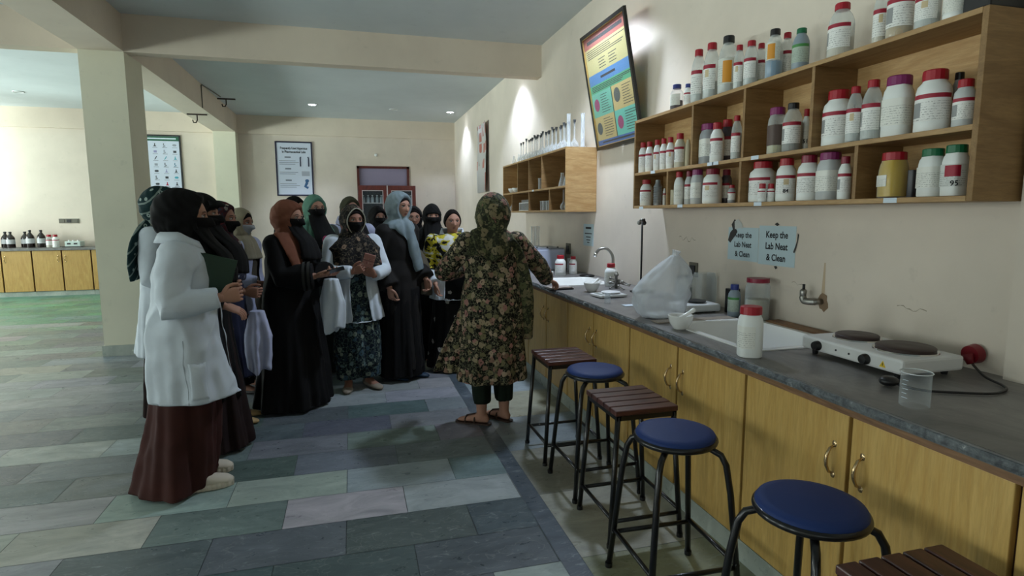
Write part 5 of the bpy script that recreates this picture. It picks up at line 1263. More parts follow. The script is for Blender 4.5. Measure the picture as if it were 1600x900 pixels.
def face_patch(M, az=62, e0=-52, e1=-2, off=.010, nose=.0, drop=0.0, thick=.003, wave=0.0):
    """cloth lying on the face between two heights; drop lets it hang straight below the chin"""
    g = G(); NA, NE = 30, 16; P = []
    for i in range(NE + 1):
        el = math.radians(e1 + (e0 - e1) * i / NE)
        row = []
        for j in range(NA + 1):
            a2 = math.radians(-az + 2 * az * j / NA); f = face_r(a2, el) + off + nose * math.exp(-(a2 / .35) ** 2) * math.exp(-((math.degrees(el) + 15) / 16) ** 2)
            row.append(Vector((math.sin(a2) * math.cos(el) * f, math.cos(a2) * math.cos(el) * f, math.sin(el) * f)))
        P.append(row)
    if drop:
        last = P[-1]; n = 12
        for k in range(1, n + 1):
            q = k / n; row = []
            for j, p in enumerate(last):
                u = j / NA * 2 - 1
                yy = max(p.y, .030 + .045 * (1 - u * u)); tgt = (.095 + .065 * (1 - u * u)) + .085 * min(1, drop * q / .22)
                row.append(Vector((p.x * (1 + .7 * q) + .004 * math.sin(j * .9 + q * 3), yy + (tgt - yy) * min(1, q * 2.2) + wave * math.sin(j * 1.1 + q) * q, p.z - drop * q)))
            P.append(row)
    W_ = NA + 1
    g.add([tuple(M @ p) for r_ in P for p in r_], [(a * W_ + b, a * W_ + b + 1, (a + 1) * W_ + b + 1, (a + 1) * W_ + b) for a in range(len(P) - 1) for b in range(NA)])
    return g
def ribbon(pts, w, t_, flat):
    """flattened cloth tail along a path"""
    return G().tube(smooth_path(pts, 5), w, 16, flat=(flat, t_))

# ---- hands
def hand_geo(g, wpos, d, n, t, curl=.6, spread=.10, s=1.0, thumb_in=.5):
    """palm and five separate fingers. d finger direction, n palm side, t thumb side"""
    d = Vector(d).normalized(); n = Vector(n); n = (n - d * n.dot(d)).normalized(); t_ = Vector(t); t = (t_ - d * t_.dot(d) - n * t_.dot(n)).normalized()
    W_ = Vector(wpos)
    rings = []
    for q, hw, ht in ((-.012, .024, .019), (.01, .027, .018), (.035, .036, .016), (.06, .040, .0145), (.08, .039, .012), (.088, .036, .008)):
        c = W_ + d * q * s; rings.append([tuple(c + t * (hw * s * math.cos(2 * PI * j / 16)) + n * (ht * s * math.sin(2 * PI * j / 16))) for j in range(16)])
    g.loft(rings)
    for k, (L, off) in enumerate(((.070, .027), (.078, .009), (.072, -.010), (.057, -.028))):
        b = W_ + d * (.078 * s) + t * off * s; dd = (d + t * spread * (1.4 - k) * .6).normalized(); pts = [b - dd * .01]; rad = [.0088 * s]
        a = curl * .35; p = b
        for seg_, fr in enumerate((.45, .31, .24)):
            a += curl * (.75 if seg_ else .45) * (1 + .08 * k); v_ = dd * math.cos(a) + n * math.sin(a); m_ = p + v_ * (L * fr * s); pts += [p + (m_ - p) * .5, m_]; rad += [.0082 * s - seg_ * .0008, .0080 * s - seg_ * .0009]; p = m_
        g.tube(pts, rad, 9, rounded=True)
    b = W_ + d * .018 * s + t * .022 * s; v1 = (t * .75 + d * .65 + n * thumb_in * .6).normalized(); p1 = b + v1 * .038 * s; v2 = (t * (.35 - thumb_in * .3) + d * .95 + n * thumb_in * .5).normalized(); p2 = p1 + v2 * .028 * s
    v3 = (d + n * thumb_in * .6 - t * thumb_in * .2).normalized(); p3 = p2 + v3 * .022 * s
    g.tube([b - v1 * .012, b + v1 * .012, p1, p1 + v2 * .014, p2, p3], [.012 * s, .0145 * s, .0105 * s, .0098 * s, .0092 * s, .0078 * s], 10, rounded=True)

def ik(S, Wt, a, b, pole):
    S, Wt = Vector(S), Vector(Wt); v = Wt - S; dist = v.length
    if dist > (a + b) * .995: Wt = S + v * ((a + b) * .995 / dist); v = Wt - S; dist = v.length
    u = v / dist; x = (a * a - b * b + dist * dist) / (2 * dist); y = math.sqrt(max(0, a * a - x * x)); p = Vector(pole); p = (p - u * p.dot(u)).normalized()
    return S + u * x + p * y, Wt

class Person: pass
def person(lab, x, y, heading, h=1.58, arms=None, head=(0, 0), lean=0.0, feet=((-.085, .02), (.085, .05)), toe=(0, 0), skin=None, lowres=False, group=None):
    """body of one figure: root is the body mesh itself, local +y is where it faces, +x its right hand side"""
    P = Person(); P.h = h; P.arms = {}; f = h / 1.6; P.f = f; skin = skin or SKIN
    hd = Vector((heading[0], heading[1], 0)).normalized(); rz = math.atan2(-hd.x, hd.y); P.rz = rz
    Rm = Matrix.Rotation(rz, 4, 'Z'); inv = (Matrix.Translation((x, y, 0)) @ Rm).inverted(); P.inv = inv
    g = G(); ly = lambda z: lean * max(0, z - .9 * f) / (.7 * f)
    P.ly = ly
    for z0 in (0,):
        g.loft([ell(0, ly(z * f), z * f, rx * f, ry * f, 24) for z, rx, ry in ((.80, .10, .08), (.84, .155, .10), (.93, .165, .11), (1.03, .135, .095), (1.14, .145, .105), (1.24, .155, .10), (1.31, .14, .08), (1.345, .09, .06), (1.37, .05, .05))])
    g.tube([(0, ly(1.34 * f), 1.33 * f), (0, ly(1.4 * f) + .008, 1.42 * f), (0, ly(1.46 * f) + .015, 1.47 * f)], [.056 * f, .048 * f, .050 * f], 16)
    for s, (fx, fy) in zip((-1, 1), feet):
        hip = (s * .085 * f, 0, .86 * f); kn = ((s * .085 * f + fx) / 2, fy * .5 + .015, .47 * f); an = (fx, fy - .03, .085)
        g.tube([hip, ((hip[0] + kn[0]) / 2, .01, .67 * f), kn, ((kn[0] + an[0]) / 2, (kn[1] + an[1]) / 2 - .01, .30 * f), an, (an[0], an[1], .05)], [.092 * f, .075 * f, .055 * f, .053 * f, .036 * f, .036 * f], 16)
        ty = math.radians(toe[0] if s < 0 else toe[1]); n0 = len(g.v)
        g.loft([[(fx + hw * math.cos(2 * PI * k / 14), fy + yy, max(.012, zc_ + hz * math.sin(2 * PI * k / 14))) for k in range(14)] for yy, hw, hz, zc_ in ((-.085, .012, .012, .035), (-.075, .026, .028, .040), (-.04, .031, .038, .048), (.02, .034, .030, .042), (.08, .041, .020, .032), (.12, .040, .014, .026), (.15, .026, .009, .022), (.158, .012, .005, .02))])
        g.xf(Matrix.Translation((fx, fy - .03, 0)) @ Matrix.Rotation(-ty, 4, 'Z') @ Matrix.Translation((-fx, -fy + .03, 0)), n0)
    SH = {'R': Vector((.165 * f, ly(1.3 * f) - .005, 1.29 * f)), 'L': Vector((-.165 * f, ly(1.3 * f) - .005, 1.29 * f))}
    ge = G()
    for side in 'RL':
        sg = 1 if side == 'R' else -1; a = dict(w=None, pole=(sg * .4, -1, -.3), d=None, n=(-sg, 0, 0), t=(0, 1, 0), curl=.45)
        if arms and side in arms: a.update(arms[side])
        if a['w'] is None: wl = Vector((sg * .215 * f, .05, .78 * f))
        else: wl = inv @ Vector(a['w']) if not a.get('local') else Vector(a['w'])
        el_, wl = ik(SH[side], wl, .275 * f, .245 * f, a['pole'])
        d = (wl - el_).normalized() if a['d'] is None else (Vector(a['d']) if a.get('local') else (Rm.inverted() @ Vector(a['d'])))
        n_ = Vector(a['n']) if (a.get('local') or a['w'] is None) else Rm.inverted() @ Vector(a['n']); t2 = Vector(a['t']) if (a.get('local') or a['w'] is None) else Rm.inverted() @ Vector(a['t'])
        g.ball(tuple(SH[side]), .046 * f, .046 * f, .046 * f)
        g.tube([SH[side], (SH[side] + el_) / 2, el_, (el_ * .6 + wl * .4), wl], [.050 * f, .044 * f, .038 * f, .037 * f, .025 * f], 14, rounded=True)
        hand_geo(ge, wl, d, n_, t2, a['curl'], a.get('spread', .1), f * .98, a.get('thumb', .5))
        P.arms[side] = (SH[side], el_, wl, d)
    me = fuse(g, .011, 3)
    # head
    ya, ti = head
    hc = Vector((0, ly(1.5 * f) + .022, h - .120)); P.HM = Matrix.Translation(hc) @ Matrix.Rotation(math.radians(-ya), 4, 'Z') @ Matrix.Rotation(math.radians(ti), 4, 'X') @ Matrix.Scale(min(f, 1.03), 4)
    hg = head_geo(P.HM)
    b = bmesh.new(); b.from_mesh(me)
    m2 = hg.mesh('t', [SKIN] * 5); b.from_mesh(m2); m3 = ge.mesh('t', [SKIN]); b.from_mesh(m3)
    b.to_mesh(me); b.free()
    P.o = finish(me, 'person', [skin, M_LIP, M_EYEW, M_IRIS, M_BROW], None); P.o.location = (x, y, 0); P.o.rotation_euler = (0, 0, rz)
    tag(P.o, lab, 'person', group); return P
def robe(P, name, m, hem=.02, top=1.355, hemrx=.27, hemry=.24, hcx=0.0, hcy=0.0, bust=1.0, sleeve=None, cuff=.065, voxel=.012, fold=.014, nf=11, seed=1, cut=None, extra=0.0, waist=1.0, shift=None, zfold=.95, wr=.0035, arms='RL', short=1.0):
    f = P.f; g = G(); ly = P.ly; e = extra
    prof = [(1.372, .052, .050), (1.355, .085, .065), (1.335, .135, .085), (1.30, .175, .105), (1.24, .178, .122), (1.16, .172 * bust, .135 * bust), (1.04, .160 * waist, .122 * waist), (.92, .185 * waist, .140 * waist)]
    rings = []
    for z, rx, ry in prof:
        if z * f > hem and z <= top + .02: rings.append(ell(0, ly(z * f), z * f, (rx + e) * f, (ry + e) * f, 44))
    z0 = .92 * f; r0 = (.185 * waist + e) * f; q0 = (.140 * waist + e) * f
    if hem < z0:
        for k in range(1, 9):
            q = k / 8; z = z0 + (hem - z0) * q; qq = q ** 1.15
            rings.append(ell(hcx * qq * q, hcy * qq * q, z, r0 + (hemrx - r0) * qq, q0 + (hemry - q0) * qq, 44))
    g.loft(rings[::-1])
    for side in arms:
        S, E, W_, d = P.arms[side]; fa = (W_ - E).normalized(); L = (W_ - E).length
        endp = W_ - fa * (.012 if short == 1.0 else L * (1 - short)); 
        u0 = (S - E).normalized(); g.tube([S + u0 * .062, S + u0 * .050, S + u0 * .028, S, S + (E - S) * .35, S + (E - S) * .75, E, E + (endp - E) * .45, endp], [.022 * f + e, .042 * f + e, .058 * f + e, (.070 + e) * f, (.062 + e) * f, (.056 + e) * f, (.056 + e) * f, ((.056 + cuff) / 2 + e * .5) * f, cuff * f * .9], 20)
    me = fuse(g, voxel, 4); wrinkle(me, wr, fold, zfold * f, hem, nf, seed, 0, 0)
    if cut:
        w0, w1, zt = cut; b = bmesh.new(); b.from_mesh(me); dele = []
        for fc2 in b.faces:
            c = fc2.calc_center_median(); 
            if c.y > 0 and c.z < zt and abs(c.x - .01 * math.sin(c.z * 9)) < w0 + (w1 - w0) * max(0, min(1, (zt - c.z) / max(.05, zt - hem))): 
                if abs(fc2.normal.y) > .25 and not any((c - (P.arms[s][1] + (P.arms[s][2] - P.arms[s][1]) * q)).length < .085 for s in arms for q in (0, .25, .5, .75, 1)): dele.append(fc2)
            elif c.z < hem + .02 and fc2.normal.z < -.8: dele.append(fc2)
        bmesh.ops.delete(b, geom=dele, context='FACES')
        for it in range(14):
            bd = [v for v in b.verts if v.is_boundary]; new = []
            for v in bd:
                nb = [e_.other_vert(v).co for e_ in v.link_edges if e_.is_boundary]; new.append(v.co * .4 + sum(nb, Vector()) / max(1, len(nb)) * .6 if nb else v.co.copy())
            for v, c_ in zip(bd, new): v.co = c_
        b.to_mesh(me); b.free()
    o = finish(me, name, m, P.o)
    if cut: sd = o.modifiers.new('thick', 'SOLIDIFY'); sd.thickness = .004
    return o
def hijab(P, m, opening=(48, 50, -10), low=1.14, rx=.205, ry=.165, name='hijab', seed=2, th=.018, fit=1.0, back=.012, tails=(), fy=0.0, nf=9, fold=.006, voxel=.008, wide=1.0, neckr=.085):
    g = hood_geo(P.HM, opening, th, fit, back, seed=seed); f = P.f; ly = P.ly
    hc = P.HM.translation; zc = hc.z
    rg = [(zc - .060, neckr - .006, neckr + .004, hc.y - .022), (zc - .10, neckr - .004, neckr, hc.y - .025), (1.385 * f, neckr + .010, neckr + .005, ly(1.38 * f)), (1.345 * f, .145 * f, .11 * f, ly(1.34 * f)), (1.30 * f, .188 * f * wide, .132 * f, ly(1.3 * f) + fy * .3), (1.24 * f, rx * f * .98 * wide, .150 * f, ly(1.24 * f) + fy * .7)]
    if low < 1.2: rg.append((low * f, rx * f * wide, ry * f, ly(low * f) + fy))
    else: rg = rg[:-1] + [(low * f, .20 * f * wide, .14 * f, ly(low * f))]
    rg.sort(key=lambda t_: -t_[0]); kept = [t_ for t_ in rg if t_[0] > low * f + .01]; nx = [t_ for t_ in rg if t_[0] <= low * f + .01]
    if nx and kept:
        q_ = (kept[-1][0] - low * f) / max(1e-6, kept[-1][0] - nx[0][0]); q_ = min(1, q_); kept.append(tuple(u_ + (w_ - u_) * q_ for u_, w_ in zip(kept[-1], nx[0])))
    rg = kept
    g2 = G(); g2.v = g.v; g2.f = g.f; g2.mi = g.mi
    g2.loft([ell(0, cy, z, a, b, 40) for z, a, b, cy in rg][::-1])
    for tl in tails:
        q = ribbon(*tl); g2.add(q.v, q.f)
    me = fuse(g2, voxel, 3); wrinkle(me, .0028, fold, zc, low * f, nf, seed, 0, P.HM.translation.y * .5)
    return finish(me, name, m, P.o)
def veil(P, m, drop=.16, az=66, e1=-2, name='face_veil', off=.012):
    o = face_patch(P.HM, az, -30, e1, off, .012, drop + .05, wave=.004).build(name, m, P.o, smooth=True); sd = o.modifiers.new('thick', 'SOLIDIFY'); sd.thickness = .004; sd.offset = 1; return o
def mask(P, m, name='face_mask'):
    o = face_patch(P.HM, 60, -54, -6, .006, .012).build(name, m, P.o, smooth=True); sd = o.modifiers.new('thick', 'SOLIDIFY'); sd.thickness = .004; sd.offset = 1
    return o
def glasses(P):
    M_ = P.HM; g = G()
    for s in (-1, 1): g.torus((s * .031, .103, .004), .0215, .0013, 24, 6, axis='y')
    g.tube([(-.0095, .104, .006), (.0095, .104, .006)], .0013, 6)
    for s in (-1, 1): g.tube([(s * .0525, .102, .006), (s * .078, .07, .006), (s * .084, .02, .004)], .0013, 6)
    g.xf(M_); g.build('glasses', mat('thin_glasses_frame', (120, 112, 104), .3, .8), P.o, smooth=True)
def hair_cap(P, low=-10, th=.006, front=28, name='hair', bun=False, part_line=False):
    g = G(); NA, NE = 60, 30; rows = []
    for i in range(NE + 1):
        row = []
        for j in range(NA):
            az = 2 * PI * j / NA; a2 = az if az <= PI else az - 2 * PI
            # lower edge: high on the forehead, low behind the ears
            q = max(0, math.cos(a2)) ** .8 if abs(a2) < PI / 2 else 0
            e_low = math.radians(-38 + (front + 38) * (q if abs(a2) < PI / 2 else 0)); el = e_low + (PI / 2 - .02 - e_low) * i / NE
            r_ = face_r(a2, el) + th * min(1, i / 1.5) + (-.003 if i == 0 else 0)
            if part_line: r_ += .004 * (1 - math.exp(-(math.sin(a2) * math.cos(el) * r_ / .004) ** 2)) 
            row.append((math.sin(a2) * math.cos(el) * r_, math.cos(a2) * math.cos(el) * r_, math.sin(el) * r_))
        rows.append(row)
    g.loft(rows)
    if bun: g.ball((0, -.105, -.02), .04, .035, .04); g.tube([(0, -.09, -.05), (0, -.10, -.12), (0, -.085, -.2)], [.03, .028, .02], 12, rounded=True)
    g.xf(P.HM); return g.build(name, M_HAIR, P.o, smooth=True)
def shoe(P, fx, fy, m, kind='flat', name='shoe', yaw=0):
    o = shoe_(P, 0, 0, m, kind, name); o.matrix_basis = Matrix.Translation((fx, fy - .03, 0)) @ Matrix.Rotation(-math.radians(yaw), 4, 'Z') @ Matrix.Translation((0, .03, 0)); return o
def shoe_(P, fx, fy, m, kind, name):
    g = G(); s = 1.0
    if kind == 'chunky':
        o = G().loft([[(fx + hw * math.cos(2 * PI * k / 20), fy + yy, max(.004, zc_ + hz * math.sin(2 * PI * k / 20))) for k in range(20)] for yy, hw, hz, zc_ in ((-.125, .012, .01, .03), (-.118, .034, .030, .035), (-.07, .044, .050, .050), (0, .046, .060, .048), (.05, .050, .040, .045), (.10, .052, .034, .038), (.15, .044, .028, .034), (.178, .022, .014, .03))]).build(name, m, P.o, smooth=True)
        q = G(); n = 26
        q.loft([[(fx + (hw + (.003 if k_ % 2 else -.001)) * sx_, fy + yy, zz) for sx_, zz in ((-1, .003), (-1.05, .02), (-.98, .034), (.98, .034), (1.05, .02), (1, .003))] for k_, (yy, hw) in enumerate([(-.13 + .0125 * t_, .050 * (1 - max(0, abs((t_ - 12.5) / 12.5)) ** 4 * .75) + .004) for t_ in range(26)])]).build('sole', m, o)
        return o
    if kind == 'sandal':
        o = G().loft([[(fx + hw * sx_, fy + yy, zz) for sx_, zz in ((-1, .002), (-1, .013), (1, .013), (1, .002))] for yy, hw in ((-.10, .015), (-.09, .032), (-.04, .036), (.02, .038), (.08, .046), (.13, .044), (.16, .030), (.172, .012))]).build(name, m, P.o)
        for yy in (.015, .085): G().tube([(fx - .040, fy + yy, .012), (fx - .034, fy + yy, .045 if yy < .05 else .04), (fx, fy + yy, .076 if yy < .05 else .056), (fx + .034, fy + yy, .045 if yy < .05 else .04), (fx + .040, fy + yy, .012)], .006, 8).build('strap', m, o, smooth=True)
        G().tube([(fx, fy + .015, .076), (fx, fy + .085, .057)], .005, 8).build('strap', m, o, smooth=True)
        return o
    o = G().loft([[(fx + hw * math.cos(2 * PI * k / 18), fy + yy, max(.003, zc_ + hz * math.sin(2 * PI * k / 18))) for k in range(18)] for yy, hw, hz, zc_ in ((-.100, .010, .012, .03), (-.092, .031, .034, .034), (-.04, .036, .026, .024), (.03, .039, .022, .022), (.07, .045, .024, .026), (.12, .043, .020, .024), (.155, .030, .014, .02), (.170, .010, .008, .018))]).build(name, m, P.o, smooth=True)
    return o
def held(name, P, loc, lab, cat, rot=(0, 0, 0)):
    """a thing in someone's hands: its own top-level object, placed in world space"""
    o = D.objects.new(name, None); COL.objects.link(o); o.location = loc; o.rotation_euler = rot; return tag(o, lab, cat)
def cuff_band(P, side, m, r0, q0, q1, parent=None):
    S, E, W_, d = P.arms[side]; fa = (W_ - E).normalized(); L = (W_ - E).length
    a, b = E + fa * L * q0, E + fa * L * q1
    return G().tube([a, b], [r0 * .97, r0], 24, caps=False).build('cuff_trim', m, parent or P.o, smooth=True)
def wrap_patch(P, target, m, pts, axis, name='pocket', off=.004, n=10):
    """flat sewn piece laid on a garment: corner points in body space, pressed onto the cloth"""
    a, b, c, d = [Vector(p) for p in pts]; g = G()
    vs = [(a.lerp(b, i / n)).lerp(d.lerp(c, i / n), j / n) for j in range(n + 1) for i in range(n + 1)]
    g.add([tuple(v) for v in vs], [(j * (n + 1) + i, j * (n + 1) + i + 1, (j + 1) * (n + 1) + i + 1, (j + 1) * (n + 1) + i) for j in range(n) for i in range(n)])
    o = g.build(name, m, target, smooth=True)
    sw = o.modifiers.new('press', 'SHRINKWRAP'); sw.target = target; sw.wrap_method = 'NEAREST_SURFACEPOINT'; sw.wrap_mode = 'ABOVE_SURFACE'; sw.offset = off
    sd = o.modifiers.new('thick', 'SOLIDIFY'); sd.thickness = .003; return o
def collar(P, coat, m, r=.088, z=1.375, open_=50, cy=None, h=.045):
    g = G(); f = P.f; cy = P.ly(z * f) if cy is None else cy; N = 36; A = []
    for row, (k, dz) in enumerate(((1.0, -.012), (1.02, h), (1.10, h + .004), (1.34, -.020))):
        A.append([])
        for i in range(N + 1):
            a = math.radians(90 + open_ + (360 - 2 * open_) * i / N); fr = max(0, math.sin(a)); A[-1].append((r * f * k * math.cos(a) * 1.12, cy + r * f * k * math.sin(a) * (1.0 + .35 * fr), z * f + dz * (1 - .6 * fr) - .06 * fr))
    g.add([p for r_ in A for p in r_], [(q * (N + 1) + i, q * (N + 1) + i + 1, (q + 1) * (N + 1) + i + 1, (q + 1) * (N + 1) + i) for q in range(3) for i in range(N)])
    o = g.build('collar', m, coat, smooth=True); sd = o.modifiers.new('thick', 'SOLIDIFY'); sd.thickness = .004; return o
def trousers(P, m, feet, ankle=.12, top=.80, r=(.10, .085, .075), name='trousers'):
    g = G(); f = P.f
    for s, (fx, fy) in zip((-1, 1), feet):
        g.tube([(s * .085 * f, 0, top * f), ((s * .085 * f + fx) / 2, fy * .5 + .015, .47 * f), (fx, fy - .03, ankle)], list(r), 20)
    me = fuse(g, .010, 2); wrinkle(me, .003, .006, .8, ankle, 7, 4); return finish(me, name, m, P.o)
def hanging_cloth(name, loc, lab, m, w, h, d_=.05, rz=0, seed=3, cat='coat', top=.0):
    """cloth folded over an arm: doubled layers with deep folds"""
    o = empty(name, loc, lab, cat, None, rz); g = G(); n = 26; rr = random.Random(seed); ph = [rr.uniform(0, 6) for _ in range(4)]
    rings = []
    for i in range(19):
        q = i / 18; z = -h * q; wd = w * (.55 + .45 * min(1, q * 2.2)) * (1 - .18 * max(0, q - .7) / .3); ring = []
        for j in range(48):
            a = 2 * PI * j / 48; ca, sa = math.cos(a), math.sin(a); k = 1 + .22 * math.sin(5 * a + ph[0] + q * 2) * min(1, q * 2) + .1 * math.sin(9 * a + ph[1])
            ring.append((wd * ca * (1 + .05 * math.sin(a * 7)), d_ * sa * k * (.8 + .6 * q) + .02 * math.sin(ca * 7 + ph[2]) * q, z + .035 * q * math.sin(ca * 4 + ph[3]) + (top * (1 - abs(ca)) if q == 0 else 0)))
        rings.append(ring)
    g.loft(rings[::-1]); me = fuse(g, .008, 2); wrinkle(me, .004, 0, seed=seed, floor_=False); finish(me, 'folded_cloth', m, o); return o

# --- woman at the front left in the white coat
FT = ((-.12, .0), (.085, .015))
P = person('person in black hijab and veil, white lab coat, brown skirt, holding a green book', -.895, 3.50, (1, .12), 1.615,
           arms={'R': dict(w=(-.66, 3.28, 1.08), pole=(.3, -1, -.9), d=(.9, .25, .12), n=(0, 1, 0), t=(0, 0, 1), curl=.9), 'L': dict(w=(-.70, 3.56, 1.10), pole=(-.3, -1, -.8), d=(.9, -.2, .1), n=(0, -1, 0), t=(0, 0, 1), curl=.8)},
           head=(0, -4), lean=.03, feet=FT)
robe(P, 'skirt', C_BROWN, .012, 1.35, hemrx=.205, hemry=.185, hcy=-.105, hcx=.03, sleeve=0, cuff=.045, fold=.020, nf=6, seed=3, voxel=.011, arms='')
ct = robe(P, 'lab_coat', C_COAT, .515, 1.36, hemrx=.225, hemry=.22, hcy=.035, cuff=.060, fold=.012, nf=6, seed=8, cut=(.02, .07, 1.28), extra=.020, voxel=.010, wr=.008, bust=1.08, waist=1.12)
collar(P, ct, C_COAT, .098, 1.365, h=.03)
wrap_patch(P, ct, C_COAT, [(.27, .17, .74), (.28, .03, .74), (.28, .03, .55), (.27, .17, .55)], 'x')
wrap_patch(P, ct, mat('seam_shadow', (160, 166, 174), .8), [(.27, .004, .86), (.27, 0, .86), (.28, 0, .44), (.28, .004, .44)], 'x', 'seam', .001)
hijab(P, C_BLACK, (50, 56, -8), low=1.345, wide=.95, back=.05, th=.028, seed=3, neckr=.10, voxel=.007)
veil(P, C_BLACK, .24, 70, -1)
G().loft([ell(0, .10 + P.ly(z), z, rx, ry, 28) for z, rx, ry in ((1.02, .07, .03), (1.10, .11, .06), (1.22, .12, .075), (1.32, .10, .06), (1.38, .07, .04))]).build('tunic_front', C_BLACK, P.o, smooth=True)
shoe(P, *FT[0], M_SNEAK, 'chunky'); shoe(P, *FT[1], M_SNEAK, 'chunky')
bk = held('book', P, (-.735, 3.40, 1.195), 'dark green book held up by the person in the white coat at front left', 'book', (math.radians(4), math.radians(16), math.radians(4)))
G().box(-.118, .118, -.010, -.007, -.10, .10).box(-.118, .118, .007, .010, -.10, .10).box(-.121, -.117, -.010, .010, -.10, .10).build('cover', mat('dark_green_cover', (14, 50, 26), .4), bk)
G().box(-.116, .114, -.0068, .0068, -.097, .097).build('pages', mat('book_pages', (176, 176, 160), .8), bk)
G().lathe([(0, 0), (.022, 0), (.022, .0006), (0, .0006)], 12).xf(Matrix.Translation((-.03, -.0105, -.02)) @ Matrix.Rotation(PI / 2, 4, 'X')).build('cover_emblem', mat('faint_green_print', (60, 110, 60), .5), bk)

# --- teal scarf behind her
P = person('person in teal white-flowered headscarf and white coat, behind the one with green book', -1.31, 4.74, (1, -.05), 1.685, head=(0, 0), arms={'R': dict(w=(-1.10, 4.50, .98), pole=(.3, -1, -.6))})
robe(P, 'dress', C_DBROWN, .03, 1.35, hemrx=.20, hemry=.20, arms='', fold=.012, voxel=.014)
robe(P, 'lab_coat', C_COAT, .50, 1.36, hemrx=.225, hemry=.235, cut=(.03, .06, 1.2), extra=.018, voxel=.012, seed=6, nf=7)
hijab(P, F_TEAL, (46, 52, -8), low=1.17, wide=1.06, back=.04, seed=5, th=.024, tails=(([(.10, -.05, 1.42), (.19, -.10, 1.32), (.21, -.13, 1.2), (.20, -.13, 1.06)], [.08] * 16, .35, (0, 1, 0)),))
# --- black veiled figure between
P = person('person all in black with a peaked veil, partly hidden behind the one in front left', -.92, 4.04, (1, .0), 1.625, head=(2, 0), arms={'R': dict(w=(-.76, 3.86, .95), pole=(.3, -1, -.6))})
robe(P, 'abaya', C_BLACK, .35, 1.36, hemrx=.20, hemry=.21, seed=12, cuff=.06, voxel=.013)
robe(P, 'skirt', C_DBROWN, .02, .95, hemrx=.22, hemry=.235, hcy=.01, arms='', fold=.012, voxel=.013, seed=14)
hijab(P, C_BLACK, (52, 16, 4), low=1.12, back=.02, seed=7, th=.02, fy=.03)
veil(P, C_BLACK, .26, 68, -3)
G().loft([[(.078 * math.sin(a) * k, .05 * k + .062 * math.cos(a) * k, z) for a in [math.radians(-80 + 160 * j / 12) for j in range(13)]] for k, z in ((1.04, .045), (1.25, .052), (1.22, .060), (1.0, .085))]).xf(P.HM).build('veil_peak', C_BLACK, P.o, smooth=True)
# --- red patterned scarf, black mask
P = person('person in dark red and white patterned headscarf with a black face mask', -.905, 4.55, (1, -.12), 1.59, head=(4, 0), arms={'R': dict(w=(-.72, 4.32, .98), pole=(.3, -1, -.6), d=(.8, -.1, -.1), n=(0, 1, 0), t=(0, 0, 1), curl=1.0)}, feet=((-.08, .03), (.09, .05)), skin=SKIN_D)
robe(P, 'dress', C_DENIM, .34, 1.36, hemrx=.20, hemry=.20, seed=15, voxel=.013)
trousers(P, C_DBROWN, ((-.08, .03), (.09, .05)), .09)
hijab(P, F_RED, (48, 50, -8), low=1.24, back=.015, seed=9)
robe(P, 'shawl', F_NAVY, .92, 1.34, hemrx=.215, hemry=.17, seed=16, arms='', extra=.028, voxel=.011, fold=.004)
mask(P, C_BLACK)
shoe(P, -.08, .03, M_TAN); shoe(P, .09, .05, M_TAN)
hanging_cloth('folded_lab_coat', (-.655, 4.345, .84), 'lilac white lab coat hanging folded over the arm of the woman in red patterned headscarf', C_COATL, .09, .42, .045, 0, 5)
# --- cream scarf, white surgical mask
P = person('person in cream headscarf with a white surgical mask and open pale coat', -.905, 5.32, (1, -.42), 1.555, head=(0, -3), arms={'R': dict(w=(-.75, 5.12, .95), pole=(.3, -1, -.6))}, skin=SKIN_D)
robe(P, 'dress', C_TAUPE, .30, 1.36, hemrx=.20, hemry=.20, seed=17, voxel=.013)
trousers(P, F_WHITEF, ((-.085, .02), (.085, .05)), .09)
robe(P, 'lab_coat', C_COATL, .62, 1.35, hemrx=.215, hemry=.20, cut=(.05, .07, 1.3), extra=.018, voxel=.012, seed=18)
hijab(P, C_CREAM, (48, 52, -4), low=1.17, wide=.92, back=.01, seed=10, fold=.010, nf=7)
hair_cap(P, front=34, th=.010, name='underscarf')
mask(P, C_MASK)
shoe(P, -.085, .02, M_DSHOE); shoe(P, .085, .05, M_DSHOE)
# --- lilac coat mostly hidden
P = person('person in pale lilac coat mostly hidden behind the one with white surgical mask', -1.02, 5.80, (1, -.5), 1.50)
robe(P, 'dress', C_BLACK2, .05, 1.35, hemrx=.20, hemry=.18, arms='', voxel=.014)
robe(P, 'lab_coat', C_COATL, .5, 1.36, hemrx=.22, hemry=.20, extra=.018, voxel=.013, seed=20, cut=(.03, .06, 1.2))
hijab(P, C_BLACK2, low=1.26, seed=11)
# --- rust hijab
P = person('person in rust brown hijab, black veil, glasses and long black abaya, holding a phone', -.475, 4.85, (.84, -.54), 1.60,
           arms={'R': dict(w=(-.275, 4.60, 1.045), pole=(.8, -.8, -.7), d=(.98, -.05, .08), n=(-.1, .25, 1), t=(.2, -1, .2), curl=.75), 'L': dict(w=(-.20, 4.80, 1.04), pole=(-.5, -1, -.6), d=(.6, -.7, 0), n=(0, 0, 1), t=(1, .4, 0), curl=.7)}, head=(-4, -4), feet=((-.09, .0), (.09, .03)))
ab = robe(P, 'abaya', C_BLACK2 if False else C_BLACK, .015, 1.36, hemrx=.31, hemry=.27, hcx=.03, cuff=.115, fold=.020, nf=8, seed=22, voxel=.011, waist=1.22, bust=1.12, extra=.015)
for q0, q1 in ((.66, .74), (.80, .88)): cuff_band(P, 'R', mat('grey_sleeve_trim', (46, 46, 42), .9), .112, q0, q1, ab)
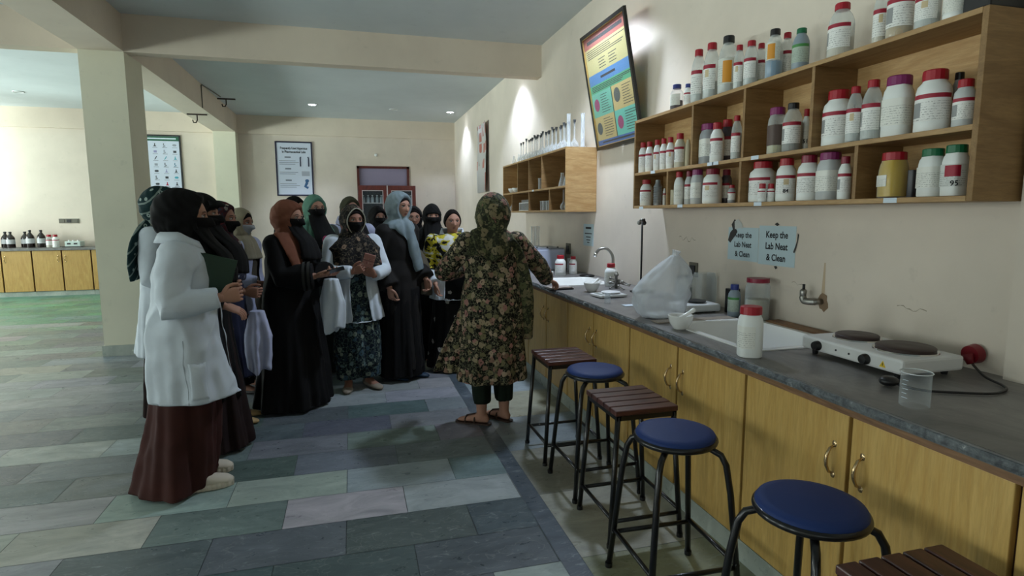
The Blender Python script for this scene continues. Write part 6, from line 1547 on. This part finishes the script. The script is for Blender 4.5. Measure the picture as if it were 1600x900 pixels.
hijab(P, C_RUST, (50, 50, -10), low=1.20, rx=.20, back=.04, seed=12, th=.022, fold=.010, nf=5, tails=(([(.12, .05, 1.36), (.13, .11, 1.26), (.13, .17, 1.14), (.12, .22, 1.04)], [.10, .10, .09, .09, .09, .085, .08, .08, .07, .07, .06, .06, .05, .05, .04, .03], .28, (0, 1, .2)),))
veil(P, C_BLACK, .20, 70, -1); glasses(P)
ph = held('mobile_phone', P, (-.135, 4.59, 1.085), 'black mobile phone held by the woman in rust brown hijab', 'phone', (math.radians(-25), math.radians(-14), 0))
G().box(-.075, .075, -.036, .036, -.004, .004).build('case', M_BLACK, ph, bevel=.003)
G().box(-.068, .068, -.032, .032, .0041, .0048).build('screen', mat('phone_screen', (22, 22, 28), .1), ph)
G().box(.03, .06, -.0345, -.033, .0005, .004).build('camera_lens', M_CHROME, ph)
hanging_cloth('folded_lab_coat', (-.165, 4.69, 1.01), 'white lab coat folded over the arm of the woman in rust brown hijab', C_COAT, .10, .40, .05, -.4, 9)
# --- mint hijab
P = person('person in mint green hijab with a long black veil and glasses, holding a pink item', -.33, 5.76, (.5, -.86), 1.675,
           arms={'R': dict(w=(-.225, 5.46, 1.15), pole=(-.2, -1, -.8), d=(.1, -.15, 1), n=(.3, .9, .1), t=(1, 0, 0), curl=1.3)}, head=(0, 0))
robe(P, 'abaya', C_GREYG, .02, 1.36, hemrx=.19, hemry=.19, seed=24, voxel=.012)
hijab(P, C_MINT, (50, 50, -10), low=1.19, wide=.93, back=.015, seed=13, fold=.010, nf=6)
veil(P, C_BLACK, .34, 72, -1); glasses(P)
pk = held('pink_pouch', P, (-.215, 5.41, 1.28), 'small pink patterned pouch held up by the woman in mint hijab', 'pouch')
G().ball((0, 0, 0), .034, .02, .040, 14, 10).build('pouch', floral('pink_pouch_print', (150, 48, 88), [(196, 110, 140), (120, 30, 60)], 60, .3), pk, smooth=True)
G().tube([(0, 0, -.03), (0, .0, -.10)], .006, 8).build('strap', mat('pouch_strap', (96, 30, 50), .7), pk)
# --- black behind mint
P = person('person all in black, only the head showing behind the mint hijab', -.565, 6.42, (.8, -.6), 1.68)
robe(P, 'abaya', C_BLACK, .03, 1.36, hemrx=.22, hemry=.20, voxel=.014); hijab(P, C_BLACK, (44, 46, -8), low=1.18, seed=14, voxel=.010)
# --- olive
P = person('person in dark olive hijab with black veil and pale coat, behind the floral black headscarf', -.01, 6.27, (.35, -.93), 1.67)
robe(P, 'dress', C_BLACK2, .03, 1.35, hemrx=.21, hemry=.2, arms='', voxel=.014)
ct = robe(P, 'lab_coat', C_COATL, .5, 1.36, hemrx=.225, hemry=.20, extra=.018, voxel=.012, seed=26, cut=(.03, .06, 1.25)); collar(P, ct, C_COATL, .092)
hijab(P, C_OLIVE, (48, 50, -6), low=1.30, wide=.9, seed=15, th=.022); veil(P, C_BLACK, .18, 70, -2)
# --- floral black headscarf
FT = ((-.095, .045), (.085, .03))
P = person('person in black and tan floral headscarf, black mask, white coat over dark blue floral dress', .01, 5.17, (.28, -.96), 1.575,
           arms={'R': dict(w=(.0, 4.90, 1.04), pole=(1, -.6, -.8), d=(.85, -.35, .35), n=(.1, .9, .3), t=(0, -.2, 1), curl=1.1), 'L': dict(w=(.165, 4.91, 1.005), pole=(-1, -.6, -.8), d=(-.55, -.35, .65), n=(.1, .9, .3), t=(-.6, -.1, .8), curl=1.1)}, head=(-6, -2), feet=FT, skin=SKIN_D, toe=(-12, 20))
robe(P, 'dress', F_BLUE, .22, 1.36, hemrx=.19, hemry=.19, arms='', fold=.016, nf=7, seed=28, voxel=.011)
trousers(P, F_BLUE, FT, .10, .6, (.11, .11, .10))
ct = robe(P, 'lab_coat', C_COAT, .60, 1.35, hemrx=.235, hemry=.195, cut=(.05, .085, 1.30), extra=.016, voxel=.011, seed=29, cuff=.058)
hj = hijab(P, F_TAN, (46, 56, -10), low=1.09, rx=.235, wide=1.14, ry=.195, back=.02, seed=16, th=.024, fold=.012, nf=5, fy=.03)
pts = []
for k in range(40):
    w_ = 2 * PI * k / 40; a2 = math.radians(50 * math.sin(w_)); el = math.radians(-10 + 62 * math.cos(w_)); r_ = face_r(a2, el) + .026; pts.append(P.HM @ Vector((math.sin(a2) * math.cos(el) * r_, math.cos(a2) * math.cos(el) * r_, math.sin(el) * r_)))
g = G(); g.tube(pts + [pts[0]], .0045, 8); g.build('cream_piping', mat('cream_piping', (168, 166, 150), .7), hj, smooth=True)
hair_cap(P, front=36, th=.010, name='underscarf'); mask(P, C_BLACK)
shoe(P, *FT[0], M_BEIGES, yaw=-12); shoe(P, *FT[1], M_BEIGES, yaw=20)
pk = held('pink_pouch', P, (.125, 4.825, 1.135), 'pale pink paper item held in both hands by the woman in the blue floral dress', 'paper', (.2, .3, 0))
G().box(-.045, .045, -.006, .006, -.055, .055).build('wrapper', floral('pale_pink_print', (170, 122, 112), [(190, 160, 150), (140, 90, 88)], 50, .3), pk, bevel=.004)
G().box(-.046, .046, -.007, .007, -.004, .004).build('band', mat('wrapper_band', (126, 84, 80), .6), pk)
# --- black hood left of grey-blue hijab
P = person('person all in black between the floral headscarf and the grey-blue hijab, in the back', .29, 6.80, (.3, -.95), 1.59)
robe(P, 'abaya', C_BLACK, .03, 1.36, hemrx=.21, hemry=.20, voxel=.014); hijab(P, C_BLACK, (40, 40, -8), low=1.12, seed=17, voxel=.010, back=.04); veil(P, C_BLACK, .2, 66, -2)
# --- grey-blue hijab
FT = ((-.06, .06), (.10, -.02))
P = person('tall person in grey-blue hijab and charcoal abaya, face uncovered, wearing dark blue flat shoes', .41, 5.38, (.66, -.75), 1.69,
           arms={'R': dict(w=(.205, .075, .86), local=True, pole=(.3, -1, -.1), d=(-.1, .1, -1), n=(-1, .1, 0), t=(0, 1, 0), curl=.75), 'L': dict(w=(-.165, .17, .91), local=True, pole=(-.3, -1, -.3), d=(.1, .4, -.9), n=(1, 0, 0), t=(0, 1, 0), curl=.8)}, head=(4, -2), feet=FT, toe=(-18, -5))
robe(P, 'abaya', C_BLACK2, .10, 1.36, hemrx=.205, hemry=.19, seed=30, voxel=.011, fold=.014, nf=8, cuff=.095)
robe(P, 'inner_dress', C_BLACK, .04, .7, hemrx=.215, hemry=.20, hcx=.02, arms='', seed=31, voxel=.013)
hijab(P, C_GREYB, (47, 54, -8), low=1.30, wide=.82, back=.03, seed=18, th=.022, fold=.011, nf=5, tails=(([(.02, .08, 1.42), (-.01, .14, 1.30), (-.05, .165, 1.15), (-.08, .175, 1.0)], [.11, .11, .11, .10, .075, .075, .07, .07, .07, .065, .065, .06, .06, .06, .055, .05], .3, (0, 1, .1)),))
hair_cap(P, front=34, th=.009, name='underscarf')
o = ribbon([(-.18, .04, 1.16), (-.21, .10, 1.02), (-.215, .12, .88), (-.21, .12, .76)], [.07] * 16, .45, (0, 1, 0)); me = fuse(o, .008, 2); wrinkle(me, .006); finish(me, 'shawl_end', C_TAUPE, P.o)
shoe(P, *FT[0], M_FLATS, yaw=-18); shoe(P, *FT[1], M_FLATS, yaw=-5)
# --- face behind
P = person('smiling person with black scarf and thin glasses, behind the grey-blue hijab on the right', .665, 6.50, (.0, -1), 1.585, head=(4, 0))
robe(P, 'coat', C_DENIM, .05, 1.36, hemrx=.20, hemry=.19, voxel=.014); hijab(P, C_BLACK, (50, 54, -6), low=1.2, wide=.9, seed=19); hair_cap(P, front=38, th=.010); glasses(P)
# --- black niqab
P = person('person in black niqab with only the eyes showing, behind the yellow shawl', .80, 6.04, (.02, -1), 1.60, head=(0, 0))
robe(P, 'abaya', C_BLACK, .02, 1.36, hemrx=.23, hemry=.20, voxel=.012, seed=32); hijab(P, C_BLACK, (46, 11, 4), low=1.12, wide=.9, seed=20, back=.01, th=.02); veil(P, C_BLACK, .30, 66, -3, off=.016)
# --- yellow shawl
FT = ((-.08, .03), (.09, .02))
P = person('bareheaded person with parted black hair and yellow, black and white shawl over a white coat', .925, 5.54, (-.04, -1), 1.55,
           arms={'R': dict(w=(.735, 5.38, .86), pole=(.5, -1, -.2), d=(.0, -.05, -1), n=(1, .1, 0), t=(0, -1, 0), curl=.7), 'L': dict(w=(1.05, 5.30, 1.0), pole=(-.8, -.8, -.4), d=(-.8, -.3, 0), n=(0, 1, 0), t=(0, 0, 1), curl=.8)}, head=(-6, 1), feet=FT)
robe(P, 'dress', F_WHITEF, .03, 1.36, hemrx=.25, hemry=.20, arms='', seed=33, voxel=.012, fold=.012)
ct = robe(P, 'lab_coat', C_COAT, .70, 1.355, hemrx=.215, hemry=.18, cut=(.05, .10, 1.10), extra=.014, voxel=.011, seed=34); collar(P, ct, C_COAT, .085, 1.36)
sh = robe(P, 'shawl', F_YEL, .86, 1.37, hemrx=.225, hemry=.175, arms='R', short=.42, cuff=.085, extra=.036, voxel=.010, seed=35, fold=.008, nf=7, wr=.006)
b = bmesh.new(); b.from_mesh(sh.data)
bmesh.ops.bisect_plane(b, geom=b.verts[:] + b.edges[:] + b.faces[:], plane_co=(.20, 0, .90), plane_no=(-.62, 0, -1), clear_outer=True)
b.to_mesh(sh.data); b.free(); sd = sh.modifiers.new('thick', 'SOLIDIFY'); sd.thickness = .005
o = G().tube([(.03, .155, 1.05), (-.05, .165, .96), (-.10, .16, .84)], [.10, .11, .10], 16, flat=((0, 1, 0), .2)); me = fuse(o, .008, 2); finish(me, 'shawl_end', C_BLACK, P.o)
hair_cap(P, front=50, th=.008, bun=True, part_line=True)
shoe(P, *FT[0], M_DSHOE); shoe(P, *FT[1], M_DSHOE)
# --- woman in the floral dress, back to the camera
FT = ((-.085, .0), (.085, .05))
P = person('person seen from behind in long olive floral dress and scarf, reaching to the worktop', .945, 4.00, (.10, 1), 1.625,
           arms={'R': dict(w=(1.435, 4.24, 1.00), pole=(.6, -.9, -.3), d=(.86, .45, -.28), n=(0, .1, -1), t=(-.3, 1, 0), curl=.55), 'L': dict(w=(.80, 4.27, 1.10), pole=(-1, -.6, -.5), d=(.5, .8, .1), n=(0, 0, 1), t=(-1, 0, 0))}, head=(-12, 4), lean=.02, feet=FT, toe=(-62, -38))
robe(P, 'kurta', F_TEACH, .325, 1.36, hemrx=.245, hemry=.20, hcx=-.01, sleeve=0, cuff=.062, seed=40, voxel=.010, fold=.014, nf=6, bust=1.06, waist=1.10, extra=.012)
g = G(); g.loft([[(x0 + .02 * math.sin(7 * u + z * 5), y0 + .05 * math.sin(u * 5 + z * 3) * (1 - z), z) for (x0, y0, u) in [(-.14 - s_ * (.02 + .25 * max(0, (1.0 - z)) / .62), -.06 + .1 * s_ + th_, s_ * 3) for s_, th_ in [(k / 11, 0) for k in range(12)] + [(k / 11, .03) for k in range(11, -1, -1)]]] for z in (.38, .5, .6, .7, .8, .9, 1.0)])
me = fuse(g, .009, 2); finish(me, 'kurta_flare', F_TEACH, P.o)
trousers(P, C_GREENT, FT, .155, .7, (.085, .075, .062))
hj = hijab(P, F_TEACHD, (48, 52, -8), low=1.20, wide=1.03, rx=.215, back=.06, seed=41, th=.024, fit=1.04, fold=.014, nf=6,
      tails=(([(.08, -.03, 1.33), (.15, -.07, 1.22), (.19, -.06, 1.0), (.205, -.03, .82), (.20, -.02, .62)], [.03, .045, .06, .065, .07, .07, .072, .075] + [.08] * 13, .4, (.5, 1, 0)),
             ([(-.04, -.10, 1.42), (-.01, -.155, 1.30), (.03, -.165, 1.20)], [.12, .13, .13, .12, .12, .11, .11, .10, .09, .08, .06], .3, (0, 1, 0))))
hair_cap(P, bun=True, th=.012)
shoe(P, *FT[0], mat('dark_sandal', (60, 42, 34), .6), 'sandal', 'sandal', yaw=-62); shoe(P, *FT[1], mat('dark_sandal', (60, 42, 34), .6), 'sandal', 'sandal', yaw=-38)
SC.render.film_transparent = False
